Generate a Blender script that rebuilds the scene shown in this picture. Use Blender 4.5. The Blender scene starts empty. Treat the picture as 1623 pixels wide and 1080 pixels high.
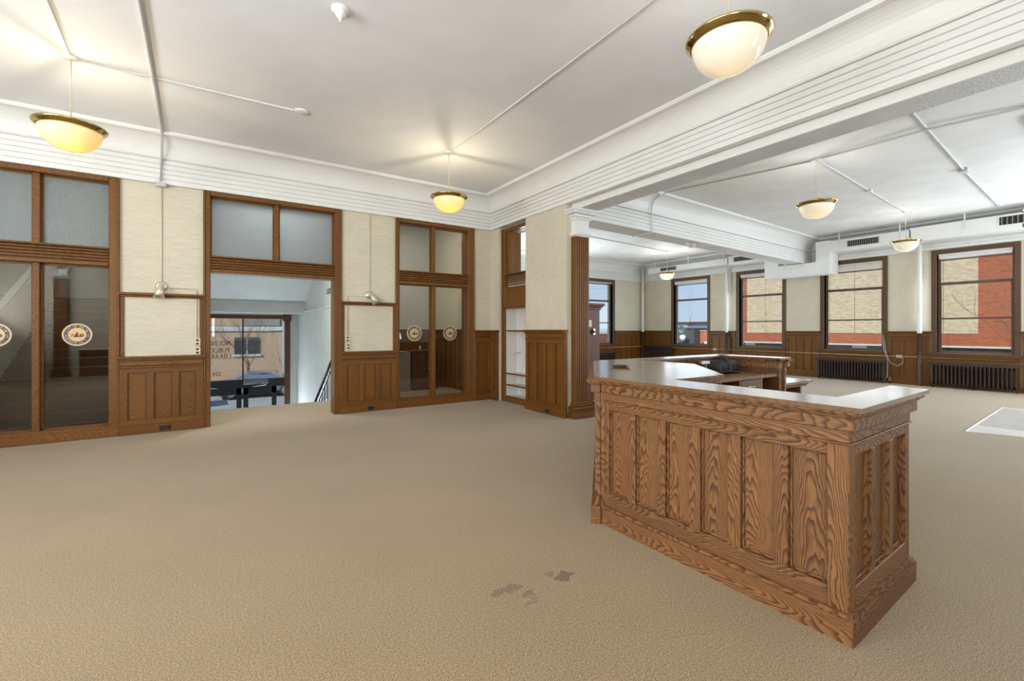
import bpy, bmesh, math, random
from mathutils import Matrix, Vector
random.seed(7)
SC = bpy.context.scene
COL = SC.collection
PI = math.pi
R = math.radians

# ------------------------------------------------------------------ camera
H = 1.45
cam_d = bpy.data.cameras.new('camera')
cam = bpy.data.objects.new('camera', cam_d)
COL.objects.link(cam)
cam_d.sensor_width = 36.0
cam_d.lens = 712.0 / 1623.0 * 36.0
cam_d.shift_y = -17.0 / 1623.0
cam_d.clip_start = 0.05
cam_d.clip_end = 500
cam.location = (0, 0, H)
cam.rotation_euler = (PI / 2, 0, -math.atan2(474.0, 712.0))
SC.camera = cam
# ------------------------------------------------------------------ colour management
SC.view_settings.view_transform = 'Standard'
SC.view_settings.look = 'None'
SC.view_settings.gamma = 1.0
SC.view_settings.use_curve_mapping = False
SC.view_settings.exposure = 0.38
# ------------------------------------------------------------------ world: clear spring sky
W = bpy.data.worlds.new('sky')
SC.world = W
W.use_nodes = True
nt = W.node_tree
nt.nodes.clear()
o_ = nt.nodes.new('ShaderNodeOutputWorld')
b_ = nt.nodes.new('ShaderNodeBackground')
tc = nt.nodes.new('ShaderNodeTexCoord')
sx = nt.nodes.new('ShaderNodeSeparateXYZ')
rp = nt.nodes.new('ShaderNodeValToRGB')
rp.color_ramp.elements[0].position = 0.0
rp.color_ramp.elements[0].color = (0.60, 0.74, 0.93, 1)
rp.color_ramp.elements[1].position = 0.6
rp.color_ramp.elements[1].color = (0.22, 0.42, 0.80, 1)
nt.links.new(tc.outputs['Generated'], sx.inputs[0])
nt.links.new(sx.outputs[2], rp.inputs[0])
nt.links.new(rp.outputs[0], b_.inputs[0])
b_.inputs[1].default_value = 0.8
nt.links.new(b_.outputs[0], o_.inputs[0])
# ------------------------------------------------------------------ sun
sd = bpy.data.lights.new('sun', 'SUN')
sd.energy = 4.0
sd.angle = 0.01
sd.color = (1.0, 0.95, 0.87)
sun = bpy.data.objects.new('sun', sd)
COL.objects.link(sun)
sun.rotation_euler = Vector((0.74, 0.38, -0.55)).to_track_quat('-Z', 'Y').to_euler()
# ------------------------------------------------------------------ area lamps added at windows, mostly unseen ones, to brighten the rooms
WARM = (0.955, 0.98, 1.0)
COOL = (0.82, 0.92, 1.0)
def day_fill(x, y, z, w, h, d, power, color):
    l = bpy.data.lights.new('daylight_fill', 'AREA')
    l.shape = 'RECTANGLE'
    l.size, l.size_y = w, h
    l.energy = power
    l.color = color
    o = bpy.data.objects.new('daylight_fill', l)
    COL.objects.link(o)
    o.location = (x, y, z)
    o.rotation_euler = Vector(d).to_track_quat('-Z', 'Z').to_euler()
REAR_WINDOWS = [(-1.95, WARM), (-0.5, WARM), (5.95, COOL), (11.0, COOL), (12.7, COOL), (14.4, COOL)]
for wx, c_ in REAR_WINDOWS:
    day_fill(wx, -2.33, 2.1, 1.15, 2.4, (0, 1, 0.6), 60 if c_ is WARM else 72, c_)
RIGHT_EXTRA = [0.35, -1.45]
for wy in RIGHT_EXTRA:
    day_fill(15.36, wy, 2.1, 1.2, 2.4, (-1, 0, 0), 90, COOL)
for wy in (10.68, 8.0, 5.36, 2.87):
    day_fill(15.36, wy, 2.1, 1.2, 2.3, (-1, 0, 0), 15, COOL)
FAR_EXTRA = [9.3]  # hidden window put in to light the far room
for wx in FAR_EXTRA:
    day_fill(wx, 12.96, 2.1, 1.2, 2.4, (0, -1, 0.3), 200, COOL)
LEFT_FILL_WIN = [3.4, 1.2, -1.0]  # unseen side windows put in to carry fill lamps
for wy in LEFT_FILL_WIN:
    day_fill(-5.42, wy, 2.1, 1.3, 2.4, (1, 0, 0.75), 185, WARM)
# area lamp added out of sight at the street doors to brighten the hall
day_fill(0.8, 14.38, -1.45, 2.0, 1.1, (0, -1, 0.35), 100, COOL)

# ================================================================== materials
MATS = {}
class NT:
    def __init__(s, name):
        m = bpy.data.materials.new(name)
        m.use_nodes = True
        s.m = m
        s.t = m.node_tree
        s.t.nodes.clear()
        s.out = s.t.nodes.new('ShaderNodeOutputMaterial')
    def n(s, typ, ins=None, **props):
        nd = s.t.nodes.new(typ)
        for k, v in props.items():
            setattr(nd, k, v)
        for k, v in (ins or {}).items():
            sk = nd.inputs[k]
            if isinstance(v, bpy.types.NodeSocket):
                s.t.links.new(v, sk)
            else:
                sk.default_value = v
        return nd
    def math(s, op, a, b=None, c=None):
        ins = {0: a}
        if b is not None: ins[1] = b
        if c is not None: ins[2] = c
        return s.n('ShaderNodeMath', ins, operation=op).outputs[0]
    def obj(s):
        return s.n('ShaderNodeTexCoord').outputs['Object']
    def sep(s, v):
        return s.n('ShaderNodeSeparateXYZ', {0: v}).outputs
    def comb(s, x, y, z):
        return s.n('ShaderNodeCombineXYZ', {0: x, 1: y, 2: z}).outputs[0]
    def noise(s, vec, scale, detail=2.0, rough=0.5):
        return s.n('ShaderNodeTexNoise', {'Vector': vec, 'Scale': scale, 'Detail': detail, 'Roughness': rough}).outputs['Fac']
    def vmul(s, v, xyz):
        return s.n('ShaderNodeVectorMath', {0: v, 1: xyz}, operation='MULTIPLY').outputs[0]
    def ramp(s, f, stops):
        nd = s.n('ShaderNodeValToRGB', {0: f})
        e = nd.color_ramp.elements
        while len(e) < len(stops): e.new(0.5)
        for i, (p, c) in enumerate(stops):
            e[i].position = p
            e[i].color = (*c, 1) if len(c) == 3 else c
        return nd.outputs[0]
    def mix(s, f, a, b, blend='MIX'):
        nd = s.n('ShaderNodeMix', {}, data_type='RGBA', blend_type=blend)
        for k, v in ((0, f), (6, a), (7, b)):
            if isinstance(v, bpy.types.NodeSocket): s.t.links.new(v, nd.inputs[k])
            else: nd.inputs[k].default_value = (*v, 1) if isinstance(v, tuple) and len(v) == 3 else v
        return nd.outputs[2]
    def bump(s, h, strength, dist=0.01):
        return s.n('ShaderNodeBump', {'Height': h, 'Strength': strength, 'Distance': dist}).outputs[0]
    def pbr(s, color, rough=0.5, metal=0.0, normal=None, **kw):
        ins = {'Base Color': (*color, 1) if isinstance(color, tuple) and len(color) == 3 else color, 'Roughness': rough, 'Metallic': metal}
        if normal is not None: ins['Normal'] = normal
        ins.update(kw)
        p = s.n('ShaderNodeBsdfPrincipled', ins)
        s.t.links.new(p.outputs[0], s.out.inputs[0])
        return s.m
    def surf(s, sock):
        s.t.links.new(sock, s.out.inputs[0])
        return s.m

WOODS = {  # light, dark, grain contrast, roughness
    'oak': ((0.215, 0.086, 0.014), (0.075, 0.026, 0.005), 0.6, 0.42),
    'desk': ((0.275, 0.130, 0.047), (0.060, 0.026, 0.011), 0.9, 0.5),
    'desktop': ((0.200, 0.100, 0.045), (0.110, 0.055, 0.026), 0.6, 0.24),
    'sash': ((0.135, 0.085, 0.060), (0.085, 0.050, 0.034), 0.3, 0.4),
    'casing': ((0.125, 0.066, 0.036), (0.070, 0.034, 0.018), 0.4, 0.42),
    'redbrown': ((0.130, 0.050, 0.026), (0.085, 0.030, 0.015), 0.3, 0.4),
}
def wood(kind, g, a):
    key = ('wood', kind, g, a)
    if key in MATS: return MATS[key]
    L, D, con, ro = WOODS[kind]
    s = NT('%s_wood_%s%s' % (kind, 'xyz'[g], 'xyz'[a]))
    v = s.obj()
    c = s.sep(v)
    rnd = s.n('ShaderNodeObjectInfo').outputs['Random']
    d = 3 - g - a
    G, A, Dp = c[g], c[a], c[d]
    r2 = s.math('FRACT', s.math('MULTIPLY', rnd, 17.31))
    r3 = s.math('FRACT', s.math('MULTIPLY', rnd, 91.7))
    Gs = s.math('ADD', G, s.math('MULTIPLY', rnd, 40.0))
    low = s.noise(s.comb(s.math('MULTIPLY', Gs, 2.2), s.math('MULTIPLY', A, 9.0), s.math('MULTIPLY', Dp, 9.0)), 1.0, 2.0)
    wob = s.noise(s.comb(s.math('MULTIPLY', Gs, 9.0), s.math('MULTIPLY', A, 30.0), r2), 1.0, 2.0)
    Ac = s.math('ADD', A, s.math('MULTIPLY', s.math('SUBTRACT', r2, 0.5), 0.10))
    sq = s.math('MULTIPLY', s.math('MULTIPLY', Ac, Ac), 900.0)
    sl = s.math('MULTIPLY', Gs, s.math('ADD', 8.0, s.math('MULTIPLY', r3, 8.0)))
    ph = s.math('ADD', s.math('ADD', sq, sl), s.math('ADD', s.math('MULTIPLY', low, 9.0), s.math('MULTIPLY', wob, 1.3)))
    st = s.math('FRACT', ph)
    line = s.ramp(st, [(0.0, (0, 0, 0)), (0.42, (0.06, 0.06, 0.06)), (0.80, (0.9, 0.9, 0.9)), (0.93, (1, 1, 1)), (1.0, (0, 0, 0))])
    pore = s.noise(s.comb(s.math('MULTIPLY', Gs, 14.0), s.math('MULTIPLY', A, 330.0), s.math('MULTIPLY', Dp, 330.0)), 1.0, 2.0)
    pr = s.ramp(pore, [(0.36, (1, 1, 1)), (0.55, (0, 0, 0))])
    tone = s.noise(s.comb(s.math('MULTIPLY', Gs, 1.2), s.math('MULTIPLY', A, 3.0), r3), 1.0, 3.0)
    base = s.mix(s.math('MULTIPLY', line, con), L, D)
    base = s.mix(s.math('MULTIPLY', pr, 0.30 + 0.15 * con), base, D)
    tv = s.math('ADD', 0.68, s.math('ADD', s.math('MULTIPLY', tone, 0.4), s.math('MULTIPLY', r2, 0.22)))
    base = s.mix(1.0, base, s.comb(tv, tv, tv), 'MULTIPLY')
    nrm = s.bump(s.math('ADD', pr, line), 0.06, 0.002)
    MATS[key] = s.pbr(base, ro, 0.0, nrm, **{'Specular IOR Level': 0.5 if kind == 'desktop' else 0.35, 'Coat Weight': 0.8 if kind == 'desktop' else 0.0, 'Coat Roughness': s.math('ADD', 0.10, s.math('MULTIPLY', tone, 0.16))})
    return MATS[key]

def plain(name, color, rough=0.5, metal=0.0, bump=0.0, bscale=60.0, var=0.0, **kw):
    if name in MATS: return MATS[name]
    s = NT(name)
    v = s.obj()
    nz = s.noise(v, bscale, 3.0)
    big = s.noise(v, 2.3, 4.0)
    col = (*color, 1)
    if var:
        dk = tuple(c * (1 - var) for c in color)
        lt = tuple(min(1, c * (1 + var * .6)) for c in color)
        col = s.ramp(big, [(0.3, dk), (0.7, lt)])
    nrm = s.bump(nz, bump, 0.01) if bump else None
    MATS[name] = s.pbr(col, rough, metal, nrm, **kw)
    return MATS[name]

plaster = plain('white_plaster', (0.87, 0.89, 0.92), 0.75, bump=0.10, bscale=35, var=0.03)
gloss_white = plain('white_gloss_paint', (0.84, 0.84, 0.82), 0.38, bump=0.04, bscale=8, var=0.02)
stipple = plain('stippled_plaster', (0.70, 0.70, 0.71), 0.7, bump=1.0, bscale=45, var=0.08)
ceil_far = plain('brushed_plaster', (0.84, 0.845, 0.84), 0.6, bump=0.3, bscale=40, var=0.06)
cond_w = plain('white_conduit_paint', (0.74, 0.74, 0.73), 0.45)
brass = plain('brass', (0.58, 0.45, 0.20), 0.12, 1.0)
dull_brass = plain('dull_brass', (0.60, 0.50, 0.28), 0.32, 1.0)
cream_metal = plain('cream_metal', (0.70, 0.66, 0.50), 0.3, 0.6)
ivory = plain('ivory_plastic', (0.72, 0.66, 0.50), 0.4)
black_pl = plain('black_plastic', (0.012, 0.012, 0.013), 0.4)
dark_metal = plain('dark_door_metal', (0.025, 0.028, 0.032), 0.35, 0.3)
rad_paint = plain('radiator_paint', (0.050, 0.034, 0.026), 0.38, 0.2, var=0.15)
pipe_brown = plain('brown_pipe_paint', (0.085, 0.060, 0.046), 0.4)
verdigris = plain('valve_green', (0.10, 0.16, 0.12), 0.5)
grille = plain('grille_grey', (0.23, 0.22, 0.20), 0.5)
shade_dark = plain('recess_shade_paint', (0.02, 0.018, 0.016), 0.8)
shelf_white = plain('shelf_white_paint', (0.74, 0.72, 0.70), 0.5, var=0.02)
blind_white = plain('blind_white', (0.85, 0.85, 0.83), 0.5)
gold = plain('gold_print', (0.62, 0.42, 0.17), 0.35, 0.25)
navy = plain('navy_print', (0.012, 0.035, 0.11), 0.4)
letter_cream = plain('cream_print', (0.66, 0.58, 0.42), 0.4)
letter_black = plain('black_print', (0.010, 0.010, 0.010), 0.5)
sign_grey = plain('sign_grey', (0.05, 0.055, 0.06), 0.4)
paper_w = plain('white_paper', (0.7, 0.7, 0.68), 0.6)
steel = plain('brushed_steel', (0.55, 0.55, 0.56), 0.3, 1.0)
bagm = plain('black_nylon', (0.018, 0.018, 0.020), 0.55, bump=0.3, bscale=300)
mat_mat = plain('ribbed_mat', (0.62, 0.58, 0.55), 0.35, var=0.10)
tread_m = plain('stair_carpet', (0.055, 0.045, 0.034), 0.9, bump=0.6, bscale=150, var=0.2)
hall_paint = plain('hall_wall_paint', (0.62, 0.64, 0.62), 0.6, bump=0.15, bscale=20, var=0.05)
asphalt = plain('asphalt', (0.30, 0.30, 0.30), 0.9, bump=0.2, bscale=20, var=0.1)
concrete = plain('concrete', (0.50, 0.49, 0.46), 0.9, var=0.08)
yellow_p = plain('yellow_paint', (0.75, 0.50, 0.06), 0.7)
bark = plain('tree_bark', (0.10, 0.075, 0.060), 0.9)
car_silver = plain('car_paint_silver', (0.16, 0.19, 0.23), 0.3, 0.2)
car_blue = plain('car_paint_grey_blue', (0.05, 0.07, 0.11), 0.3, 0.1)
car_glass = plain('car_glass', (0.02, 0.025, 0.03), 0.08)
tyre = plain('tyre_rubber', (0.02, 0.02, 0.02), 0.8)
teal_p = plain('meter_paint', (0.16, 0.24, 0.27), 0.5)
lamp_green = plain('lamp_post_green', (0.05, 0.11, 0.09), 0.5)
globe_w = plain('globe_white', (0.8, 0.8, 0.78), 0.3)
win_dark = plain('far_window_glass', (0.05, 0.06, 0.07), 0.15)
grey_clad = plain('grey_cladding', (0.075, 0.075, 0.085), 0.7, var=0.1)
mint = plain('mint_cloth', (0.35, 0.62, 0.42), 0.8)

def make_wallpaper():
    s = NT('cream_grasscloth')
    v = s.obj()
    a = s.noise(s.vmul(v, (6, 6, 170)), 1.0, 3.0)
    b = s.noise(s.vmul(v, (120, 120, 25)), 1.0, 2.0)
    c = s.noise(v, 1.5, 4.0)
    f = s.math('ADD', s.math('MULTIPLY', a, 0.6), s.math('MULTIPLY', b, 0.4))
    col = s.ramp(f, [(0.30, (0.60, 0.545, 0.40)), (0.55, (0.75, 0.70, 0.565)), (0.8, (0.80, 0.76, 0.63))])
    tv = s.math('ADD', 0.82, s.math('MULTIPLY', c, 0.2))
    col = s.mix(1.0, col, s.comb(tv, tv, tv), 'MULTIPLY')
    return s.pbr(col, 0.7, 0, s.bump(f, 0.12, 0.004))
wallpaper = make_wallpaper()

def make_carpet():
    s = NT('beige_loop_carpet')
    v = s.obj()
    c = s.sep(v)
    a = s.noise(v, 200.0, 2.0, 0.8)
    b = s.noise(v, 90.0, 3.0, 0.6)
    big = s.noise(s.vmul(v, (0.9, 0.9, 1)), 1.0, 4.0)
    f = s.math('ADD', s.math('MULTIPLY', a, 0.75), s.math('MULTIPLY', b, 0.25))
    col = s.ramp(f, [(0.38, (0.120, 0.072, 0.030)), (0.50, (0.300, 0.210, 0.110)), (0.62, (0.50, 0.39, 0.24))])
    tv = s.math('ADD', 0.84, s.math('MULTIPLY', big, 0.32))
    col = s.mix(1.0, col, s.comb(tv, tv, tv), 'MULTIPLY')
    wx = s.math('MULTIPLY', s.math('SUBTRACT', s.noise(v, 22.0, 4.0), 0.5), 0.13)
    wy = s.math('MULTIPLY', s.math('SUBTRACT', s.noise(v, 17.0, 4.0), 0.5), 0.13)
    tot = None
    for (x, y, rx, ry, k) in [(1.72, 2.03, .055, .040, .62), (1.66, 2.10, .03, .02, .4), (1.355, 2.10, .11, .035, .42), (1.43, 2.00, .05, .02, .42), (1.40, 1.92, .04, .018, .36), (1.46, 1.96, .02, .015, .36), (11.0, 5.1, .3, .12, .2), (9.9, 4.4, .2, .1, .15)]:
        ex = s.math('DIVIDE', s.math('SUBTRACT', s.math('ADD', c[0], wx), x), rx)
        ey = s.math('DIVIDE', s.math('SUBTRACT', s.math('ADD', c[1], wy), y), ry)
        r = s.math('ADD', s.math('MULTIPLY', ex, ex), s.math('MULTIPLY', ey, ey))
        mk = s.math('MULTIPLY', s.math('LESS_THAN', r, 1.0), k)
        tot = mk if tot is None else s.math('MAXIMUM', tot, mk)
    col = s.mix(tot, col, (0.07, 0.045, 0.025))
    return s.pbr(col, 0.95, 0, s.bump(a, 0.10, 0.002), **{'Sheen Weight': 0.25, 'Sheen Roughness': 0.5, 'Specular IOR Level': 0.15})
carpet = make_carpet()

def make_brick(name, c1, c2, mortar, scale=1.0, w=0.22, h=0.075):
    s = NT(name)
    g = s.n('ShaderNodeNewGeometry')
    p = s.sep(g.outputs['Position'])
    u = s.math('ADD', p[0], p[1])
    vec = s.comb(u, p[2], 0.0)
    bt = s.n('ShaderNodeTexBrick', {'Vector': vec, 'Color1': (*c1, 1), 'Color2': (*c2, 1), 'Mortar': (*mortar, 1), 'Scale': scale, 'Mortar Size': 0.010, 'Brick Width': w, 'Row Height': h, 'Bias': 0.0})
    nz = s.noise(s.vmul(vec, (4.0, 13.0, 1.0)), 1.0, 3.0, 0.7)
    lt = tuple(min(1, c * 1.35) for c in c1)
    col = s.mix(0.6, bt.outputs['Color'], s.ramp(nz, [(0.30, c2), (0.5, c1), (0.70, lt)]))
    return s.pbr(col, 0.85, 0, s.bump(bt.outputs['Fac'], 0.3, 0.01))
brick_pale = make_brick('pale_buff_brick', (0.50, 0.41, 0.285), (0.30, 0.22, 0.13), (0.44, 0.37, 0.27), w=0.40, h=0.10)
brick_red = make_brick('red_brick', (0.34, 0.085, 0.030), (0.16, 0.04, 0.022), (0.30, 0.16, 0.10), w=0.40, h=0.10)
brick_tan = make_brick('tan_brick', (0.44, 0.31, 0.21), (0.33, 0.22, 0.14), (0.38, 0.32, 0.26), w=0.25, h=0.085)

def schlick(s, normal=None):
    g = s.n('ShaderNodeNewGeometry')
    d = s.n('ShaderNodeVectorMath', {0: g.outputs['Incoming'], 1: normal if normal is not None else g.outputs['Normal']}, operation='DOT_PRODUCT').outputs['Value']
    k = s.math('POWER', s.math('SUBTRACT', 1.0, s.math('MINIMUM', s.math('ABSOLUTE', d), 1.0)), 5.0)
    return s.math('ADD', 0.04, s.math('MULTIPLY', k, 0.96))
def make_glass(name, tint=(0.93, 0.95, 0.94), refl=1.0):
    s = NT(name)
    fr = schlick(s)
    t = s.n('ShaderNodeBsdfTransparent', {0: (*tint, 1)}).outputs[0]
    g = s.n('ShaderNodeBsdfGlossy', {0: (1, 1, 1, 1), 'Roughness': 0.01}).outputs[0]
    return s.surf(s.n('ShaderNodeMixShader', {0: s.math('MINIMUM', s.math('MULTIPLY', fr, refl), 1.0), 1: t, 2: g}).outputs[0])
glass = make_glass('clear_glass')
glass_dark = make_glass('smoky_glass', (0.83, 0.82, 0.79), 1.3)
def make_frost(name, rough, bscale, bstr, tint):
    s = NT(name)
    v = s.obj()
    nz = s.noise(v, bscale, 2.0)
    nrm = s.bump(nz, bstr, 0.01)
    fr = schlick(s, nrm)
    tl = s.n('ShaderNodeBsdfTranslucent', {0: (*tint, 1)}).outputs[0]
    df = s.n('ShaderNodeBsdfDiffuse', {0: (*tint, 1), 'Normal': nrm}).outputs[0]
    tp = s.n('ShaderNodeBsdfTransparent', {0: (*tint, 1)}).outputs[0]
    g = s.n('ShaderNodeBsdfGlossy', {0: (1, 1, 1, 1), 'Roughness': rough, 'Normal': nrm}).outputs[0]
    m1 = s.n('ShaderNodeMixShader', {0: 0.36, 1: tl, 2: df}).outputs[0]
    m2 = s.n('ShaderNodeMixShader', {0: 0.22, 1: m1, 2: tp}).outputs[0]
    return s.surf(s.n('ShaderNodeMixShader', {0: s.math('MINIMUM', s.math('MULTIPLY', fr, 1.2), 1.0), 1: m2, 2: g}).outputs[0])
pebble = make_frost('pebbled_glass', 0.18, 70.0, 0.6, (0.50, 0.56, 0.56))
frost = make_frost('frosted_glass', 0.25, 25.0, 0.1, (0.37, 0.385, 0.385))
def make_bowl(name, tint, body, wgt):
    s = NT(name)
    tl = s.n('ShaderNodeBsdfTranslucent', {0: (*tint, 1)}).outputs[0]
    df = s.n('ShaderNodeBsdfDiffuse', {0: (*body, 1)}).outputs[0]
    g = s.n('ShaderNodeBsdfGlossy', {0: (1, 1, 1, 1), 'Roughness': 0.04}).outputs[0]
    fr = schlick(s)
    m1 = s.n('ShaderNodeMixShader', {0: 1 - wgt, 1: tl, 2: df}).outputs[0]
    return s.surf(s.n('ShaderNodeMixShader', {0: fr, 1: m1, 2: g}).outputs[0])
opal = make_bowl('opal_glass_bowl', (1.0, 0.78, 0.42), (0.80, 0.77, 0.71), .05)
opal_lit = make_bowl('lit_opal_bowl', (1.0, 0.55, 0.06), (0.82, 0.72, 0.50), .06)  # same opal glass as the other bowls, lamp glow tinted into its colour

# ================================================================== geometry helpers
WM = {}
def link(o, parent=None, local=False):
    COL.objects.link(o)
    M = Matrix.LocRotScale(o.location, o.rotation_euler, None)
    if parent is None:
        WM[o.name] = M
    else:
        o.parent = parent
        if local:
            WM[o.name] = WM[parent.name] @ M
        else:
            o.matrix_parent_inverse = WM[parent.name].inverted()
            WM[o.name] = M
    return o
def tag(o, label=None, cat=None, group=None, kind=None):
    if label: o['label'] = label
    if cat: o['category'] = cat
    if group: o['group'] = group
    if kind: o['kind'] = kind
    return o
def empty(name, loc=(0, 0, 0), rz=0.0, parent=None, local=False):
    o = bpy.data.objects.new(name, None)
    o.empty_display_size = 0.1
    o.location = loc
    o.rotation_euler = (0, 0, rz)
    return link(o, parent, local)
def mesh(name, vs, fs, mat, parent=None, local=False, loc=(0, 0, 0), rz=0.0, smooth=False):
    me = bpy.data.meshes.new(name)
    me.from_pydata(vs, [], fs)
    if mat is not None: me.materials.append(mat)
    if smooth:
        me.polygons.foreach_set('use_smooth', [True] * len(me.polygons))
    me.update()
    o = bpy.data.objects.new(name, me)
    o.location = loc
    o.rotation_euler = (0, 0, rz)
    return link(o, parent, local)
BF = [(0, 2, 3, 1), (4, 5, 7, 6), (0, 1, 5, 4), (2, 6, 7, 3), (0, 4, 6, 2), (1, 3, 7, 5)]
def box_v(sx_, sy_, sz_, cx=0, cy=0, cz=0):
    return [(cx + sx_ * i, cy + sy_ * j, cz + sz_ * k) for i in (-.5, .5) for j in (-.5, .5) for k in (-.5, .5)]
# vertex index = i*4 + j*2 + k
BF = [(0, 1, 3, 2), (4, 6, 7, 5), (0, 4, 5, 1), (2, 3, 7, 6), (0, 2, 6, 4), (1, 5, 7, 3)]
def pick(mat, size):
    if isinstance(mat, str):
        o = sorted(range(3), key=lambda i: -size[i])
        return wood(mat, o[0], o[1])
    return mat
def box(name, x0, x1, y0, y1, z0, z1, mat, parent=None, local=False, bev=0.0):
    s = (abs(x1 - x0), abs(y1 - y0), abs(z1 - z0))
    c = ((x0 + x1) / 2, (y0 + y1) / 2, (z0 + z1) / 2)
    m = pick(mat, s)
    if bev <= 0:
        return mesh(name, box_v(*s), BF, m, parent, local, c)
    bm = bmesh.new()
    vs = [bm.verts.new(v) for v in box_v(*s)]
    for f in BF: bm.faces.new([vs[i] for i in f])
    bmesh.ops.bevel(bm, geom=bm.edges[:], offset=min(bev, min(s) * .45), segments=1, affect='EDGES')
    me = bpy.data.meshes.new(name)
    bm.to_mesh(me)
    bm.free()
    me.materials.append(m)
    o = bpy.data.objects.new(name, me)
    o.location = c
    return link(o, parent, local)
def boxes(name, bl, mat, parent=None, local=False, loc=(0, 0, 0), rz=0.0):
    vs, fs = [], []
    for (x0, x1, y0, y1, z0, z1) in bl:
        b = len(vs)
        vs += box_v(abs(x1 - x0), abs(y1 - y0), abs(z1 - z0), (x0 + x1) / 2, (y0 + y1) / 2, (z0 + z1) / 2)
        fs += [tuple(b + i for i in f) for f in BF]
    return mesh(name, vs, fs, mat, parent, local, loc, rz)
def prism(name, pts, z0, z1, mat, parent=None, local=False, smooth=False):
    """vertical prism over a plan outline"""
    n = len(pts)
    cx = sum(p[0] for p in pts) / n
    cy = sum(p[1] for p in pts) / n
    area = sum(pts[i][0] * pts[(i + 1) % n][1] - pts[(i + 1) % n][0] * pts[i][1] for i in range(n))
    if area < 0: pts = pts[::-1]
    vs = [(p[0] - cx, p[1] - cy, (z0 - z1) / 2) for p in pts] + [(p[0] - cx, p[1] - cy, (z1 - z0) / 2) for p in pts]
    fs = [tuple(range(n - 1, -1, -1)), tuple(range(n, 2 * n))] + [(i, (i + 1) % n, n + (i + 1) % n, n + i) for i in range(n)]
    xs = [p[0] for p in pts]; ys = [p[1] for p in pts]
    return mesh(name, vs, fs, pick(mat, (max(xs) - min(xs), max(ys) - min(ys), 0.001)), parent, local, (cx, cy, (z0 + z1) / 2))
def lathe(name, prof, mat, parent=None, local=False, loc=(0, 0, 0), seg=32, smooth=True, cap=False):
    vs, fs = [], []
    n = len(prof)
    for j in range(seg):
        a = 2 * PI * j / seg
        for (r, z) in prof: vs.append((r * math.cos(a), r * math.sin(a), z))
    for j in range(seg):
        k = (j + 1) % seg
        for i in range(n - 1):
            fs.append((j * n + i, j * n + i + 1, k * n + i + 1, k * n + i) if prof[0][1] > prof[-1][1] else (j * n + i, k * n + i, k * n + i + 1, j * n + i + 1))
    return mesh(name, vs, fs, mat, parent, local, loc, 0, smooth)
def tube_data(pts, r, seg=8, r_end=None):
    vs, fs = [], []
    P = [Vector(p) for p in pts]
    n = len(P)
    for i, p in enumerate(P):
        t = (P[min(i + 1, n - 1)] - P[max(i - 1, 0)]).normalized()
        u = t.cross(Vector((0, 0, 1)))
        if u.length < 1e-3: u = t.cross(Vector((1, 0, 0)))
        u.normalize()
        w = t.cross(u)
        rr = r if r_end is None else r + (r_end - r) * i / max(1, n - 1)
        for j in range(seg):
            a = 2 * PI * j / seg
            vs.append(tuple(p + u * (rr * math.cos(a)) + w * (rr * math.sin(a))))
    for i in range(n - 1):
        for j in range(seg):
            k = (j + 1) % seg
            fs.append((i * seg + j, i * seg + k, (i + 1) * seg + k, (i + 1) * seg + j))
    fs.append(tuple(range(seg)))
    fs.append(tuple((n - 1) * seg + j for j in range(seg - 1, -1, -1)))
    return vs, fs
def tube(name, pts, r, mat, parent=None, local=False, seg=8, r_end=None):
    c = Vector(pts[0])
    vs, fs = tube_data([Vector(p) - c for p in pts], r, seg, r_end)
    return mesh(name, vs, fs, mat, parent, local, tuple(c), 0, True)
def sweep(name, prof, A, B, n, mA, mB, mat, parent=None, kind=None, smooth=False):
    """profile [(d,z)] pushed along A->B; n = outward; mA/mB mitre factors at the ends"""
    A = Vector((*A, 0)); B = Vector((*B, 0)); n = Vector((*n, 0)).normalized()
    t = (B - A).normalized()
    vs = []
    for (P, m) in ((A, mA), (B, mB)):
        for (d, z) in prof:
            q = P + n * d + t * (m * d)
            vs.append((q.x, q.y, z))
    k = len(prof)
    fs = [(i, i + 1, k + i + 1, k + i) for i in range(k - 1)]
    fs.append(tuple(range(k - 1, -1, -1)))
    fs.append(tuple(range(k, 2 * k)))
    o = mesh(name, vs, fs, mat, parent)
    bm = bmesh.new(); bm.from_mesh(o.data)
    bmesh.ops.recalc_face_normals(bm, faces=bm.faces[:])
    bm.to_mesh(o.data); bm.free()
    if kind: o['kind'] = kind
    return o
def bend(p, q, r, up, n=5):
    pass
def copy_tree(o, parent=None):
    c = o.copy()
    COL.objects.link(c)
    if parent is not None: c.parent = parent
    for ch in [x for x in o.children]: copy_tree(ch, c)
    return c
GLYPH = {}
def glyph(ch):
    if ch in GLYPH: return GLYPH[ch]
    cu = bpy.data.curves.new('glyph', 'FONT')
    cu.body = ch
    cu.resolution_u = 3
    cu.extrude = 0.0
    o = bpy.data.objects.new('glyph', cu)
    COL.objects.link(o)
    dg = bpy.context.evaluated_depsgraph_get()
    dg.update()
    me = o.evaluated_get(dg).to_mesh()
    vs = [tuple(v.co) for v in me.vertices]
    fs = [tuple(p.vertices) for p in me.polygons]
    w = max([v[0] for v in vs], default=0.3)
    o.evaluated_get(dg).to_mesh_clear()
    bpy.data.objects.remove(o)
    bpy.data.curves.remove(cu)
    GLYPH[ch] = (vs, fs, w)
    return GLYPH[ch]
def text_run(s, size, gap=0.08):
    """flat lettering in the xz plane, starting at x=0"""
    vs, fs, x = [], [], 0.0
    for ch in s:
        if ch == ' ':
            x += 0.35 * size
            continue
        v, f, w = glyph(ch)
        b = len(vs)
        vs += [(x + p[0] * size, 0.0, p[1] * size) for p in v]
        fs += [tuple(b + i for i in q) for q in f]
        x += (w + gap) * size
    return vs, fs, x

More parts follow.
